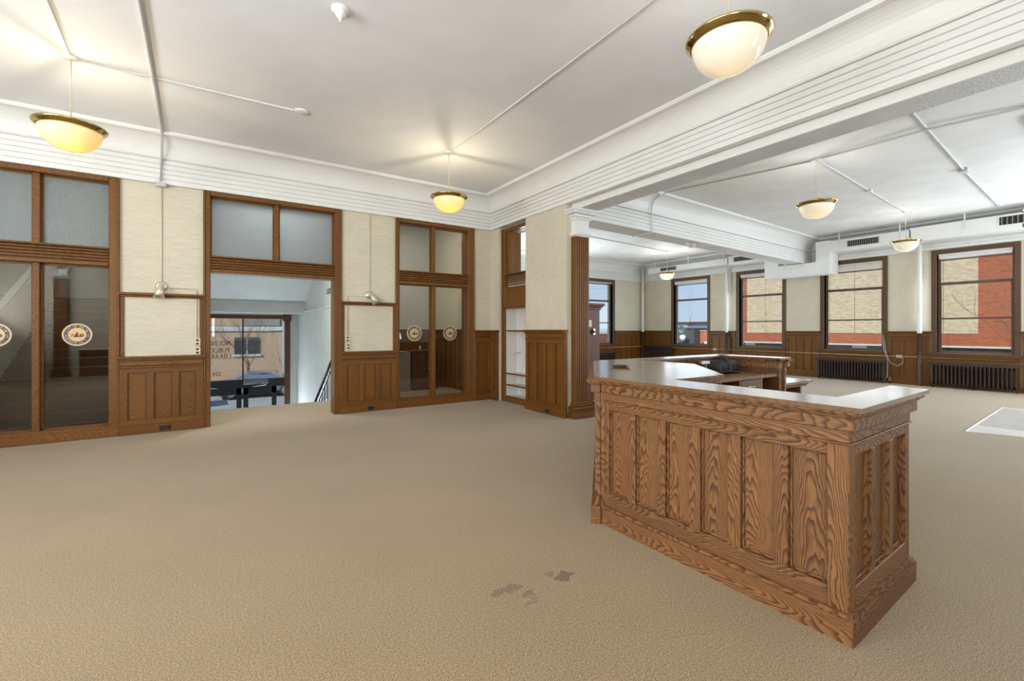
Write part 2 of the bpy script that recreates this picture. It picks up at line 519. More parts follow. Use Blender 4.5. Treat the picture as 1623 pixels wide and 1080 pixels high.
# ================================================================== room shell
YA, XB, XC, YD, YR, XL = 8.1, 4.87, 15.4, 13.0, -2.4, -5.5
CZ = 4.2
floor = boxes('floor', [(XL, 15.7, YR - .3, 9.72, -0.12, 0.0), (2.2, 15.7, 9.72, YD + .3, -0.12, 0.0), (XL, -0.45, 9.72, YD + .3, -0.12, 0)], carpet)
tag(floor, kind='structure')
ceil = boxes('ceiling', [(XL - .3, 5.1, YR - .3, YA + .2, CZ, CZ + .2), (XL - .3, 5.1, YA + .2, 14.8, CZ, CZ + .2)], plaster)
tag(ceil, kind='structure')
ceil2 = boxes('ceiling', [(5.1, 15.7, YR - .3, YD + .3, CZ, CZ + .2)], ceil_far)
tag(ceil2, kind='structure')

# --- wall with the glazed screens and the entrance opening
WT = 0.25
BAY = [(-2.60, -1.17, -1.91, -1.84), (-0.03, 1.73, 0.82, 0.89), (2.88, 4.31, 3.54, 3.61)]
segs, px0 = [], XL - .2
for (a, b, m0, m1) in BAY:
    segs.append((px0, a - .02, YA, YA + WT, 0, CZ))
    segs.append((a - .02, b + .02, YA, YA + WT, 3.50, CZ))
    px0 = b + .02
segs.append((px0, XB + .3, YA, YA + WT, 0, CZ))
wallA = boxes('wall_left', segs, wallpaper)
tag(wallA, kind='structure')
# --- middle wall: strip, bookcase niche, pier
wallB = boxes('wall_middle', [(XB, 5.3, 7.78, YA, 0, CZ), (4.96, 5.3, 6.72, 7.78, 3.44, CZ), (5.22, 5.3, 6.72, 7.70, 0, 2.53), (4.97, 5.22, 6.72, 7.62, 1.93, 2.53), (4.83, 5.23, 5.64, 6.80, 0, CZ),
                              (5.0, 5.3, YA, YD + .3, 0, CZ)], wallpaper)
tag(wallB, kind='structure')
def window_wall(name, along0, along1, gaps, z0, z1, fixed0, fixed1, axis):
    bl = []
    def seg(a, b, p, q):
        if b - a > 1e-4 and q - p > 1e-4:
            bl.append((a, b, fixed0, fixed1, p, q) if axis == 'x' else (fixed0, fixed1, a, b, p, q))
    cur = along0
    for (a, b) in sorted(gaps):
        seg(cur, a, 0, CZ)
        seg(a, b, 0, z0)
        seg(a, b, z1, CZ)
        cur = b
    seg(cur, along1, 0, CZ)
    o = boxes(name, bl, wallpaper)
    return tag(o, kind='structure')
SILL, HEAD = 0.86, 3.38
WIN_C = [(9.93, 11.42), (7.27, 8.72), (4.64, 6.08), (2.20, 3.54)]
wallC = window_wall('wall_right', YR - .3, YD + .3, WIN_C + [(y - .65, y + .65) for y in RIGHT_EXTRA], SILL, HEAD, XC, XC + .3, 'y')
WIN_D = [(12.2, 13.6)]
wallD = window_wall('wall_far', 5.3, XC, WIN_D + [(x - .65, x + .65) for x in FAR_EXTRA], SILL, HEAD, YD, YD + .3, 'x')
wallR = window_wall('wall_back', XL, XC, [(x - .62, x + .62) for x, c_ in REAR_WINDOWS], SILL, HEAD, YR - .3, YR, 'x')
wallL = window_wall('wall_side', YR - .3, 14.6, [(y - .7, y + .7) for y in LEFT_FILL_WIN], SILL, HEAD, XL - .3, XL, 'y')

# --- crown frieze with flutes and cove
def frieze_profile(d0=0.07, z0=3.52, zt=3.87, cove=0.20, top=CZ - .001, back=-0.03):
    p = [(back, z0), (d0, z0)]
    n = 5
    h = (zt - z0) / n
    for i in range(n):
        a = z0 + i * h
        dd = d0 - i * 0.004
        p += [(dd, a + 0.004), (dd, a + h - .016), (dd - .024, a + h - .016), (dd - .024, a + h - .001)]
    d1 = d0 - n * .004
    p += [(d1 + .012, zt), (d1 + .018, zt + .012), (d1 - .004, zt + .03)]
    dz = top - .045 - (zt + .03)
    for i in range(1, 9):
        a = i / 8 * PI / 2
        p.append((d1 - .004 + cove * (1 - math.cos(a)), zt + .03 + dz * math.sin(a)))
    dl = p[-1][0]
    p += [(dl + .004, top - .05), (dl + .03, top - .045), (dl + .045, top - .02), (dl + .045, top), (back, top)]
    return p
FP = frieze_profile()
def frieze(name, A, B, n, mA, mB, **k):
    return sweep(name, frieze_profile(**k), A, B, n, mA, mB, gloss_white, kind='structure')
frieze('trim_1', (XL, YA), (XB, YA), (0, -1), 0, -1)
frieze('trim_2', (XB, YA), (XB, YR), (-1, 0), 1, 0)
frieze('trim_3', (XC, YD), (XC, YR), (-1, 0), 1, 0, d0=.05, z0=3.50)
frieze('trim_4', (5.3, YD), (XC, YD), (0, -1), 0, -1, d0=.05, z0=3.50, cove=.26, zt=3.80)
# --- long beam carried by the column
beam = boxes('beam', [(4.95, 5.30, YR, 5.64, 3.42, CZ)], stipple)
tag(beam, kind='structure')
box('beam_fascia', 4.925, 4.95, YR, 5.62, 3.42, 3.60, gloss_white, beam)
box('beam_fascia', 4.84, 4.95, YR, 5.62, 3.58, 3.66, gloss_white, beam)
# --- cross beam to the window wall
bx0, by0, bx1, by1 = 5.28, 5.98, XC, 6.40
L_ = math.hypot(bx1 - bx0, by1 - by0)
ang = math.atan2(by1 - by0, bx1 - bx0)
nx, ny = math.sin(ang), -math.cos(ang)
beam2 = boxes('beam', [(0, L_, 0.02, .46, 3.452, CZ)], stipple, None, False, (bx0, by0, 0), ang)
tag(beam2, kind='structure')
sweep('trim_5', frieze_profile(d0=.02, z0=3.45, zt=3.82, cove=.26), (bx0, by0), (bx1, by1), (nx, ny), 0, 0, gloss_white, kind='structure')
boxes('beam_fascia', [(0, L_, .46, .48, 3.45, CZ)], gloss_white, beam2, True)

# ================================================================== panelling
def wainscot(wall, x, y, rz, L, ztop, npan, base=0.13, ears=0.0, dent=True, zbot=0.0, st=0.085, zp=None):
    """panelled dado; local x runs along the wall, local -y into the room"""
    bk = boxes('wainscot', [(0, L, -.012, 0.0, zbot, ztop)], wood('oak', 2, 0), wall, False, (x, y, 0), rz)
    def b(n, *a, bev=.003): return box(n, *a, 'oak', bk, True, bev)
    zf = ztop - .17 if zp is None else zp
    b('baseboard', -.012, L + .012, -.062, -.012, zbot, zbot + base, bev=.008)
    b('cap', -.03 - ears, L + .03 + ears, -.098, 0, ztop - .018, ztop + .012, bev=.006)
    b('cap_moulding', -.018, L + .018, -.074, -.012, ztop - .045, ztop - .018, bev=.006)
    b('frieze_board', 0, L, -.050, -.012, zf + .055, ztop - .045)
    b('frieze_bead', -.004, L + .004, -.064, -.012, zf + .02, zf + .045, bev=.006)
    if dent:
        n = int(L / .028)
        boxes('dentil', [((i + .25) * L / n, (i + .75) * L / n, -.064, -.050, ztop - .062, ztop - .045) for i in range(n)], wood('oak', 0, 2), bk, True)
    z0, z1 = zbot + base, zf + .02
    b('rail', 0, L, -.046, -.012, z0, z0 + .07)
    b('rail', 0, L, -.046, -.012, z1 - .07, z1)
    w = (L - st * (npan + 1)) / npan
    for i in range(npan + 1):
        b('stile', i * (w + st), i * (w + st) + st, -.046, -.012, z0 + .07, z1 - .07)
    for i in range(npan):
        a = st + i * (w + st)
        b('panel', a + .008, a + w - .008, -.018, -.012, z0 + .078, z1 - .078, bev=0)
    return bk
w1 = wainscot(wallA, -1.06, YA, 0, 0.94, 1.07, 3)
w2 = wainscot(wallA, 1.85, YA, 0, 0.95, 1.06, 3)
w3 = wainscot(wallA, 4.45, YA, 0, 0.40, 1.43, 1, st=.07)
w0 = wainscot(wallA, -5.45, YA, 0, 2.74, 1.07, 8)
def pier_rail(x0, x1, zr, zc):
    box('picture_rail', x0 - .02, x1 + .02, YA - .075, YA, zr - .02, zr + .012, 'oak', wallA, bev=.006)
    box('picture_rail_moulding', x0, x1, YA - .045, YA, zr - .05, zr - .02, 'oak', wallA, bev=.01)
    for a in (x0, x1 - .045):
        box('side_strip', a, a + .045, YA - .02, YA, zc + .012, zr - .05, 'oak', wallA, bev=.004)
pier_rail(-1.06, -.12, 1.955, 1.07)
pier_rail(1.85, 2.80, 1.93, 1.06)
# middle wall panelling
w4 = wainscot(wallB, XB, YA - .03, -PI / 2, 0.27, 1.43, 1, st=.10)
w5 = wainscot(wallB, 4.83, 6.74, -PI / 2, 1.12, 1.44, 4, st=.065)
# window-wall and far-wall panelling
CAPZ = 1.40
edges = [YD] + [e for (a, b) in WIN_C for e in (b + .10, a - .10)] + [RIGHT_EXTRA[0] + .8]
npn = [3, 3, 4, 3, 3]
for i in range(5):
    hi, lo = edges[2 * i], edges[2 * i + 1]
    wainscot(wallC, XC, hi - .02, -PI / 2, hi - lo - .04, CAPZ, npn[i] if hi - lo > .7 else 2, dent=False, st=.06, ears=.02)
for (a, b) in WIN_C:
    wainscot(wallC, XC, b + .10, -PI / 2, b - a + .20, SILL - .05, 5, dent=False, st=.05, zp=SILL - .20)
for wy in RIGHT_EXTRA:
    wainscot(wallC, XC, wy + .75, -PI / 2, 1.5, SILL - .05, 5, dent=False, st=.05, zp=SILL - .20)
wainscot(wallD, 13.72, YD, 0, XC - 13.72 - .03, CAPZ, 5, dent=False, st=.06)
wainscot(wallD, 12.1, YD, 0, 1.6, SILL - .05, 5, dent=False, st=.05, zp=SILL - .20)
wainscot(wallD, 10.2, YD, 0, 1.88, CAPZ, 5, dent=False, st=.06)
wainscot(wallR, 15.3, YR, PI, 7.0, SILL - .05, 12, dent=False)
wainscot(wallR, 4.8, YR, PI, 8.2, SILL - .05, 14, dent=False)

# ================================================================== glazed screens
GY = YA + .10
TR0, TR1 = 2.54, 2.31     # transom bar
def seal(parent, cx, cz, y):
    r = 0.15
    s = boxes('seal', [], None) if False else None
    def disc(name, r0, r1, mat, yy, par, loc=False):
        n = 40
        vs, fs = [], []
        for i in range(n):
            a = 2 * PI * i / n
            vs += [(cx + r0 * math.cos(a), yy, cz + r0 * math.sin(a)), (cx + r1 * math.cos(a), yy, cz + r1 * math.sin(a))]
        for i in range(n):
            k = (i + 1) % n
            fs.append((2 * i, 2 * i + 1, 2 * k + 1, 2 * k) if r0 > 0 else (2 * i + 1, 2 * k + 1, 2 * k))
        return mesh(name, vs, fs, mat, par)
    base = disc('seal', 0.0, r, gold, y, parent)
    base['label'] = 'round gold and navy city seal sticker'
    disc('seal_ring', .092, .130, navy, y - .0012, base)
    disc('seal_rim', .140, .1425, letter_cream, y - .0012, base)
    vs, fs = [], []
    def arc(txt, rad, a_mid, step, inward, size):
        n = len(txt)
        for i, ch in enumerate(txt):
            if ch == ' ': continue
            off = (i - (n - 1) / 2) * step
            a = a_mid - off if not inward else a_mid + off
            v, f, w = glyph(ch)
            rot = a - PI / 2 if not inward else a + PI / 2
            b = len(vs)
            for p in v:
                x, z = (p[0] - w / 2) * size, (p[1] - .35) * size
                vs.append((cx + rad * math.cos(a) + x * math.cos(rot) - z * math.sin(rot), y - .0024, cz + rad * math.sin(a) + x * math.sin(rot) + z * math.cos(rot)))
            fs.extend([tuple(b + j for j in q) for q in f])
    arc('CITY OF MOLINE', .111, PI / 2, R(10.5), False, .032)
    arc('INCORPORATED AUG 21 1872', .111, -PI / 2, R(8.2), True, .026)
    mesh('seal_lettering', vs, fs, letter_cream, base)
    # emblem: tower, mill stacks, gears, plough handle
    vs, fs = [], []
    def quad(x0, z0, x1, z1):
        b = len(vs)
        vs.extend([(cx + p, y - .0024, cz + q) for p, q in ((x0, z0), (x1, z0), (x1, z1), (x0, z1))])
        fs.append((b, b + 1, b + 2, b + 3))
    def poly(pts):
        b = len(vs)
        vs.extend([(cx + p, y - .0024, cz + q) for p, q in pts])
        fs.append(tuple(range(b, b + len(pts))))
    def ring(x, z, r0, r1, teeth=0):
        n = 16
        b = len(vs)
        for i in range(n):
            a = 2 * PI * i / n
            rr = r1 * (1.15 if teeth and i % 2 else 1)
            vs.extend([(cx + x + r0 * math.cos(a), y - .0024, cz + z + r0 * math.sin(a)), (cx + x + rr * math.cos(a), y - .0024, cz + z + rr * math.sin(a))])
        for i in range(n):
            k = (i + 1) % n
            fs.append((b + 2 * i, b + 2 * i + 1, b + 2 * k + 1, b + 2 * k))
    quad(-.012, -.02, .008, .022); poly([(-.008, .022), (.006, .022), (-.001, .048)])
    quad(-.022, -.022, -.013, .008); quad(.010, .006, .022, .012); quad(-.036, -.032, .016, -.018)
    ring(.046, -.008, .010, .020, 1); ring(.030, -.020, .006, .013, 1); ring(.046, -.008, 0.001, .005); ring(-.024, -.020, .006, .012)
    poly([(-.062, .004), (-.040, .006), (-.042, -.002), (-.062, -.002)]); poly([(-.062, -.030), (-.054, -.030), (-.034, .014), (-.040, .014)])
    mesh('seal_drawing', vs, fs, navy, base)
    return base
for bi, (a, b, m0, m1) in enumerate(BAY):
    e = empty('window_%d' % (6 + bi) if bi != 1 else 'door_1', ((a + b) / 2, YA, 0))
    tag(e, kind='structure')
    lw, lr = ((.11, .11), (.09, .12), (.08, .14))[bi]
    for (x0, x1, s) in ((a - lw, a, -1), (b, b + lr, 1)):
        box('casing', x0, x1, YA - .03, YA, 0 if bi == 1 else .0, 3.515, 'oak', e, bev=.006)
        xo = x0 if s < 0 else x1 - .03
        box('casing_back_band', xo, xo + .03, YA - .045, YA - .03, 0, 3.515, 'oak', e, bev=.006)
        box('jamb', a - .0 - .02 if s < 0 else b, a if s < 0 else b + .02, YA, YA + WT + .02, 0, 3.48, 'oak', e)
    box('head_casing', a, b, YA - .035, YA + WT, 3.455, 3.515, 'oak', e, bev=.006)
    # transom bar: stepped mouldings
    box('transom_bar', a, b, YA + .025, YA + WT, TR1, TR0, 'oak', e)
    for i, (zz, pr, hh) in enumerate([(TR0 - .008, .075, .024), (TR0 - .046, .05, .026), (TR0 - .086, .040, .026), (TR0 - .126, .034, .026), (TR0 - .166, .030, .026), (TR1 - .002, .04, .050)]):
        box('bar_moulding', a, b, YA - pr, YA + .025, zz, zz + hh, 'oak', e, bev=.008)
    box('mullion', m0, m1, YA + .02, YA + .16, TR0, 3.455, 'oak', e, bev=.006)
    pm = pebble if bi == 0 else (frost if bi == 1 else glass_dark)
    for (p, q) in ((a, m0), (m1, b)):
        box('pane', p, q, GY - .003, GY + .003, TR0, 3.455, pm, e)
        for (u0, u1, z0, z1) in ((p, p + .018, TR0, 3.455), (q - .018, q, TR0, 3.455), (p, q, TR0, TR0 + .018), (p, q, 3.437, 3.455)):
            box('glazing_bead', u0, u1, GY - .022, GY - .003, z0, z1, 'oak', e)
    if bi != 1:
        box('mullion', m0, m1, YA + .0, YA + .18, .15, TR1, 'oak', e, bev=.006)
        box('bottom_rail', a, b, YA - .01, YA + .2, .07, .155, 'oak', e, bev=.006)
        box('baseboard', a - lw, b + lr, YA - .05, YA + .2, 0, .105, 'oak', e, bev=.01)
        for (p, q) in ((a, m0), (m1, b)):
            pn = box('pane', p, q, GY - .004, GY + .004, .155, TR1, glass_dark, e)
            for (u0, u1, z0, z1) in ((p, p + .02, .155, TR1), (q - .02, q, .155, TR1), (p, q, .155, .175), (p, q, TR1 - .02, TR1)):
                box('glazing_bead', u0, u1, GY - .026, GY - .004, z0, z1, 'oak', e)
            seal(pn, (p + q) / 2 + .0, 1.385, GY - .007)

# ================================================================== bookcase niche in the middle wall
nb = empty('built_in_bookcase', (4.93, 7.2, 0))
tag(nb, 'white painted bookshelf niche framed in oak with glazed light above', 'bookcase')
NX = 4.93
box('casing', NX - .0, NX + .05, 7.66, 7.79, 0, 3.50, 'oak', nb, bev=.006)
box('casing_back_band', NX - .015, NX, 7.755, 7.79, 0, 3.50, 'oak', nb, bev=.005)
box('head_casing', NX, NX + .06, 6.80, 7.66, 3.42, 3.50, 'oak', nb, bev=.006)
box('transom_bar', NX + .045, NX + .25, 6.80, 7.66, 2.30, 2.56, 'oak', nb)
for zz, pr in ((2.545, .05), (2.50, .035), (2.46, .028), (2.42, .022), (2.38, .016), (2.335, .010)):
    box('bar_moulding', NX + .01 - pr, NX + .045, 6.80, 7.66, zz, zz + .026, 'oak', nb, bev=.006)
box('panel', NX + .02, NX + .04, 6.80, 7.62, 1.92, 2.31, 'oak', nb)
box('panel_stile', NX + .005, NX + .04, 7.60, 7.66, 1.92, 2.31, 'oak', nb, bev=.003)
box('shelf_moulding', NX - .05, NX + .04, 6.80, 7.68, 1.875, 1.915, 'oak', nb, bev=.01)
box('transom_jamb', NX + .03, NX + .30, 7.52, 7.66, 2.56, 3.42, 'oak', nb, bev=.004)
box('pane', NX + .15, NX + .156, 6.80, 7.52, 2.56, 3.42, glass, nb)
box('back_panel', 5.19, 5.21, 6.76, 7.66, .10, 1.90, shelf_white, nb)
box('side_panel', NX + .02, 5.20, 7.62, 7.645, .10, 1.90, shelf_white, nb)
box('side_panel', NX + .02, 5.20, 6.82, 6.84, .10, 1.90, shelf_white, nb)
for y in (7.52, 7.40, 7.0):
    box('shelf_standard', 5.178, 5.19, y, y + .012, .14, 1.88, shelf_white, nb)
for z, m in ((.10, 'oak'), (.33, 'oak'), (.56, 'oak'), (1.42, 'oak')):
    s_ = box('shelf', NX + .025, 5.19, 6.84, 7.62, z, z + .022, shelf_white, nb)
    box('shelf_lip', NX + .005, NX + .025, 6.84, 7.62, z - .003, z + .024, 'oak', s_)
box('shelf', NX + .12, 5.19, 7.46, 7.62, .98, 1.0, shelf_white, nb)
box('plinth', NX, NX + .05, 6.80, 7.66, 0, .10, 'oak', nb, bev=.006)

# ================================================================== column
def column(name, x0, x1, y0, y1, label, face):
    c = empty(name, ((x0 + x1) / 2, (y0 + y1) / 2, 0))
    tag(c, label, 'column')
    box('shaft', x0 + .012, x1 - .012, y0 + .012, y1, .26, 2.99, 'oak', c)
    n = 7
    w = x1 - x0
    for i in range(n):
        a = x0 + w * (i + .12) / n
        box('flute_ridge', a, a + w * .60 / n, y0, y0 + .014, .26, 2.99, 'oak', c, bev=.004)
    box('corner_board', x0, x0 + .014, y0 + .004, y1, .26, 2.99, 'oak', c)
    box('corner_board', x1 - .014, x1, y0 + .004, y1, .26, 2.99, 'oak', c)
    for (z0, z1, e) in ((0, .10, .075), (.10, .14, .055), (.14, .19, .07), (.19, .225, .035), (.225, .26, .02)):
        box('base_moulding', x0 - e, x1 + e, y0 - e, y1, z0, z1, 'oak', c, bev=.012)
    cap = box('capital', x0 + .004, x1 - .004, y0 + .004, y1, 2.99, 3.42, gloss_white, c)
    for (z0, z1, e) in ((2.985, 3.0, .012), (3.0, 3.05, .035), (3.24, 3.26, .01), (3.26, 3.30, .025), (3.30, 3.34, .05), (3.345, 3.39, .10), (3.39, 3.425, .12)):
        box('capital_moulding', x0 - e, x1 + e, y0 - e, y1, z0, z1, gloss_white, cap, bev=.008)
    for i in range(6):
        a = x0 + w * (i + .2) / 6
        box('capital_flute', a, a + w * .6 / 6, y0 - .006, y0 + .006, 3.06, 3.22, gloss_white, cap, bev=.004)
    dl = []
    m = 14
    for i in range(m):
        a = x0 - .09 + (w + .18) * (i + .2) / m
        dl.append((a, a + (w + .18) * .55 / m, y0 - .112, y0 - .09, 3.352, 3.385))
        a = x0 - .03 + (w + .06) * (i + .2) / m
        dl.append((a, a + (w + .06) * .55 / m, y0 - .042, y0 - .03, 3.008, 3.042))
        dl.append((a, a + (w + .06) * .55 / m, y0 - .04, y0 - .02, 3.266, 3.296))
    for i in range(6):
        a = y0 - .09 + (y1 - y0 + .09) * (i + .2) / 6
        dl.append((x0 - .112, x0 - .09, a, a + .018, 3.352, 3.385))
    boxes('capital_dentil', dl, gloss_white, cap)
    return c
column('fluted_column', 4.93, 5.23, 5.53, 5.66, 'fluted oak column with white dentilled capital beside the bookcase pier', -1)
c2 = column('fluted_column', -3.95, -3.65, YR, YR + .12, 'fluted oak column with white capital against the back wall', 1)

# cabinet behind the column
cb = empty('wooden_cabinet', (5.5, 6.1, 0))
tag(cb, 'reddish-brown wooden cabinet with cornice behind the fluted column', 'cabinet')
box('body', 5.34, 5.70, 5.76, 6.55, 0, 1.83, 'redbrown', cb, bev=.004)
for e, z0, z1 in ((.02, 1.80, 1.84), (.045, 1.84, 1.87), (.07, 1.87, 1.91)):
    box('cornice', 5.34 - e, 5.70 + e, 5.76 - e, 6.55 + e, z0, z1, 'redbrown', cb, bev=.008)
sw = box('switch_plate', 5.42, 5.50, 5.752, 5.76, 1.50, 1.62, ivory, cb)
lk = box('lock_case', 5.52, 5.57, 5.73, 5.76, 1.36, 1.47, steel, cb, bev=.006)
box('lock_knob', 5.50, 5.54, 5.70, 5.73, 1.39, 1.44, black_pl, lk, bev=.008)

# ================================================================== outside windows
def window(n, frame_x, frame_y, rz, L, blind=True, bh=0.20):
    """local x along the wall, local y outwards"""
    e = empty('window_%d' % n, (frame_x, frame_y, 0), rz)
    tag(e, kind='structure')
    def b(nm, *a, m='sash', bev=.004, p=e): return box(nm, *a, m, p, True, bev)
    z0, z1 = SILL, HEAD
    for (x0, x1) in ((-.10, 0), (L, L + .10)):
        b('casing', x0, x1, -.035, 0, z0 - .02, z1 + .10, m='casing')
        b('reveal', x0 + (.085 if x0 < 0 else 0), x0 + (.10 if x0 < 0 else .015), 0, .2, z0, z1)
    b('head_casing', 0, L, -.035, 0, z1 - .01, z1 + .10, m='casing')
    b('sill', -.16, L + .16, -.09, .2, z0 - .035, z0, m='casing', bev=.008)
    b('sash_stile', .0, .05, .10, .15, z0, z1)
    b('sash_stile', L - .05, L, .10, .15, z0, z1)
    zr = [z0, 1.735, 2.62, z1]
    b('sash_rail', .05, L - .05, .10, .15, z0, z0 + .06)
    b('sash_rail', .05, L - .05, .10, .15, 1.715, 1.755)
    b('sash_rail', .05, L - .05, .09, .15, 2.585, 2.655)
    b('sash_rail', .05, L - .05, .10, .15, z1 - .05, z1)
    for i, (p, q) in enumerate(((z0 + .06, 1.715), (1.755, 2.585), (2.655, z1 - .05))):
        box('pane', .05, L - .05, .122, .126, p, q, glass, e, True)
        if i < 2:
            for xx in (.05, L - .07):
                b('inner_stile', xx, xx + .02, .09, .10, p, q, bev=0)
    if blind:
        bl = box('blind', .03, L - .03, .02, .07, z1 - .055, z1 - .01, blind_white, e, True)
        k = 6
        for i in range(k):
            zz = z1 - .06 - (i + 1) * (bh - .05) / k
            box('blind_slat', .035, L - .035, .015, .065, zz, zz + .010, blind_white, bl, True).matrix_parent_inverse = Matrix.Translation(-Vector(bl.location))
        br = box('blind_rail', .035, L - .035, .018, .062, z1 - .06 - bh, z1 - .06 - bh + .03, 'sash', bl, True)
        br.matrix_parent_inverse = Matrix.Translation(-Vector(bl.location))
    return e
window(1, 12.2, YD, 0, 1.4, True, .05)
for i, (a, b) in enumerate(WIN_C):
    window(2 + i, XC, b, -PI / 2, b - a, True, [.12, .10, .20, .12][i])
n_ = 9
for wx, c_ in REAR_WINDOWS:
    window(n_, wx + .62, YR, PI, 1.24, False); n_ += 1
for wy in RIGHT_EXTRA:
    window(n_, XC, wy + .65, -PI / 2, 1.3, False); n_ += 1
for wx in FAR_EXTRA:
    window(n_, wx - .65, YD, 0, 1.3, False); n_ += 1
for wy in LEFT_FILL_WIN:
    window(n_, XL, wy - .7, PI / 2, 1.4, False); n_ += 1

# ================================================================== radiators
def radiator(x, y, rz, L, h, label, dep=.16, cover=True):
    e = empty('radiator', (x, y, 0), rz)
    tag(e, label, 'radiator', 'cast iron radiators below the windows')
    n = max(4, int(round(L / .072)))
    w = L / n
    # one section: two stacked-lobed columns, shared mesh
    vs, fs = [], []
    for yy in (-.045, .045):
        for (z0, z1, rx, ry) in ((.07, h - .05, .022, .040),):
            seg = 8
            rows = [(z0, .6), (z0 + .03, 1.0), (z0 + .09, .8), (z1 - .09, .8), (z1 - .03, 1.0), (z1, .55)]
            b0 = len(vs)
            for (z, k) in rows:
                for j in range(seg):
                    a = 2 * PI * j / seg
                    vs.append((rx * k * math.cos(a), yy + ry * k * math.sin(a), z))
            for i in range(len(rows) - 1):
                for j in range(seg):
                    q = (j + 1) % seg
                    fs.append((b0 + i * seg + j, b0 + i * seg + q, b0 + (i + 1) * seg + q, b0 + (i + 1) * seg + j))
            fs.append(tuple(b0 + j for j in range(seg - 1, -1, -1)))
            fs.append(tuple(b0 + (len(rows) - 1) * seg + j for j in range(seg)))
    me = None
    for i in range(n):
        xx = (i + .5) * w
        if me is None:
            o = mesh('section', vs, fs, rad_paint, e, True, (xx, 0, 0), 0, True)
            me = o.data
        else:
            o = bpy.data.objects.new('section', me)
            o.location = (xx, 0, 0)
            link(o, e, True)
    for z in (.11, h - .10):
        t = tube('header_pipe', [(.01, 0, z), (L - .01, 0, z)], .024, rad_paint, e, True)
    if cover:
        box('top_cover', -.03, L + .03, -dep / 2 - .01, dep / 2 + .01, h - .035, h, rad_paint, e, True, .006)
        box('cover_lip', -.03, L + .03, -dep / 2 - .01, -dep / 2, h - .07, h - .035, rad_paint, e, True)
    for xx in (.03, L / 2, L - .03):
        for yy in (-.05, .05):
            box('foot', xx - .012, xx + .012, yy - .02, yy + .02, 0, .10, rad_paint, e, True, .004)
    xs = L + .10 if label.find('corner') < 0 else -.06
    v = tube('valve_pipe', [(L if xs > 0 else 0, 0, .10), (xs, 0, .10), (xs, 0, .0)], .014, rad_paint, e, True)
    lathe('valve', [(0, .06), (.03, .06), (.034, .10), (.03, .14), (.018, .15), (.014, .18), (.026, .185), (.026, .20), (0, .20)], verdigris, e, True, (xs, 0, 0), 12)
    return e
radiator(XC - .21, 6.16, -PI / 2, 1.62, .615, 'long dark cast iron radiator below the all-buff-brick window view')
radiator(XC - .21, 3.60, -PI / 2, 1.50, .64, 'long dark cast iron radiator below the half red brick window view')
radiator(XC - .21, 12.66, -PI / 2, 1.30, .80, 'tall dark cast iron radiator beside the far corner pipe')
radiator(12.25, YD - .17, 0, 1.30, .55, 'low dark cast iron radiator below the far wall window')

# ================================================================== pendant lamps
def pendant(x, y, zr, power, color, label, group='brass rimmed bowl pendant lamps', zc=CZ):
    e = empty('pendant_lamp', (x, y, zr))
    tag(e, label, 'ceiling lamp', group)
    lathe('canopy', [(0, 0), (.062, 0), (.062, -.012), (.05, -.022), (.02, -.028), (0, -.028)], gloss_white, e, True, (0, 0, zc - zr), 24)
    tube('rod', [(0, 0, zc - zr - .02), (0, 0, .02)], .006, cream_metal, e, True, 8)
    r = .287
    rim = [(r - .055, -.028), (r - .045, -.034), (r - .03, -.020), (r - .012, -.004), (r - .002, .006), (r, .014), (r - .006, .022), (r - .02, .02), (r - .05, .004), (r - .06, -.012), (r - .055, -.028)]
    lathe('rim', rim, brass, e, True, (0, 0, 0), 48)
    for k in range(3):
        a = 2 * PI * k / 3
        tube('support_arm', [(0, 0, .10), ((r - .05) * math.cos(a), (r - .05) * math.sin(a), .005)], .011, brass, e, True, 6)
    pr = []
    for i in range(13):
        a = i / 12 * PI / 2
        pr.append((max(.0005, (r - .042) * math.cos(a) ** .85 if i < 12 else .0005), -.012 - .215 * math.sin(a)))
    lathe('bowl', pr, opal_lit if color is LW else opal, e, True, (0, 0, 0), 48)
    l = bpy.data.lights.new('bulb', 'POINT')
    l.energy = power
    l.color = color
    l.shadow_soft_size = .025
    lo = bpy.data.objects.new('bulb', l)
    lo.location = (0.0, 0, -.10)
    link(lo, e, True)
    return e
LW = (1.0, .86, .62)
LN = (1.0, .97, .93)
pendant(-1.19, 6.22, 3.48, 17, LW, 'bowl pendant with glowing yellow base near the grey ceiling pipe')
pendant(3.04, 6.32, 3.49, 18, LW, 'bowl pendant with glowing yellow base near the bookcase niche')
pendant(3.04, 1.80, 3.50, 6, LN, 'bowl pendant with pale bowl and wide brass rim above the carpet before the desk')
pendant(8.08, 3.30, 3.47, 10, LN, 'pale bowl pendant hanging mid-ceiling between the two beams')
pendant(13.43, 3.63, 3.50, 8, LN, 'pale bowl pendant hanging near the ducts between two brick-view windows')
pendant(13.2, 10.06, 3.42, 30, LN, 'pale bowl pendant hanging beyond the cross beam by the sky-view window')

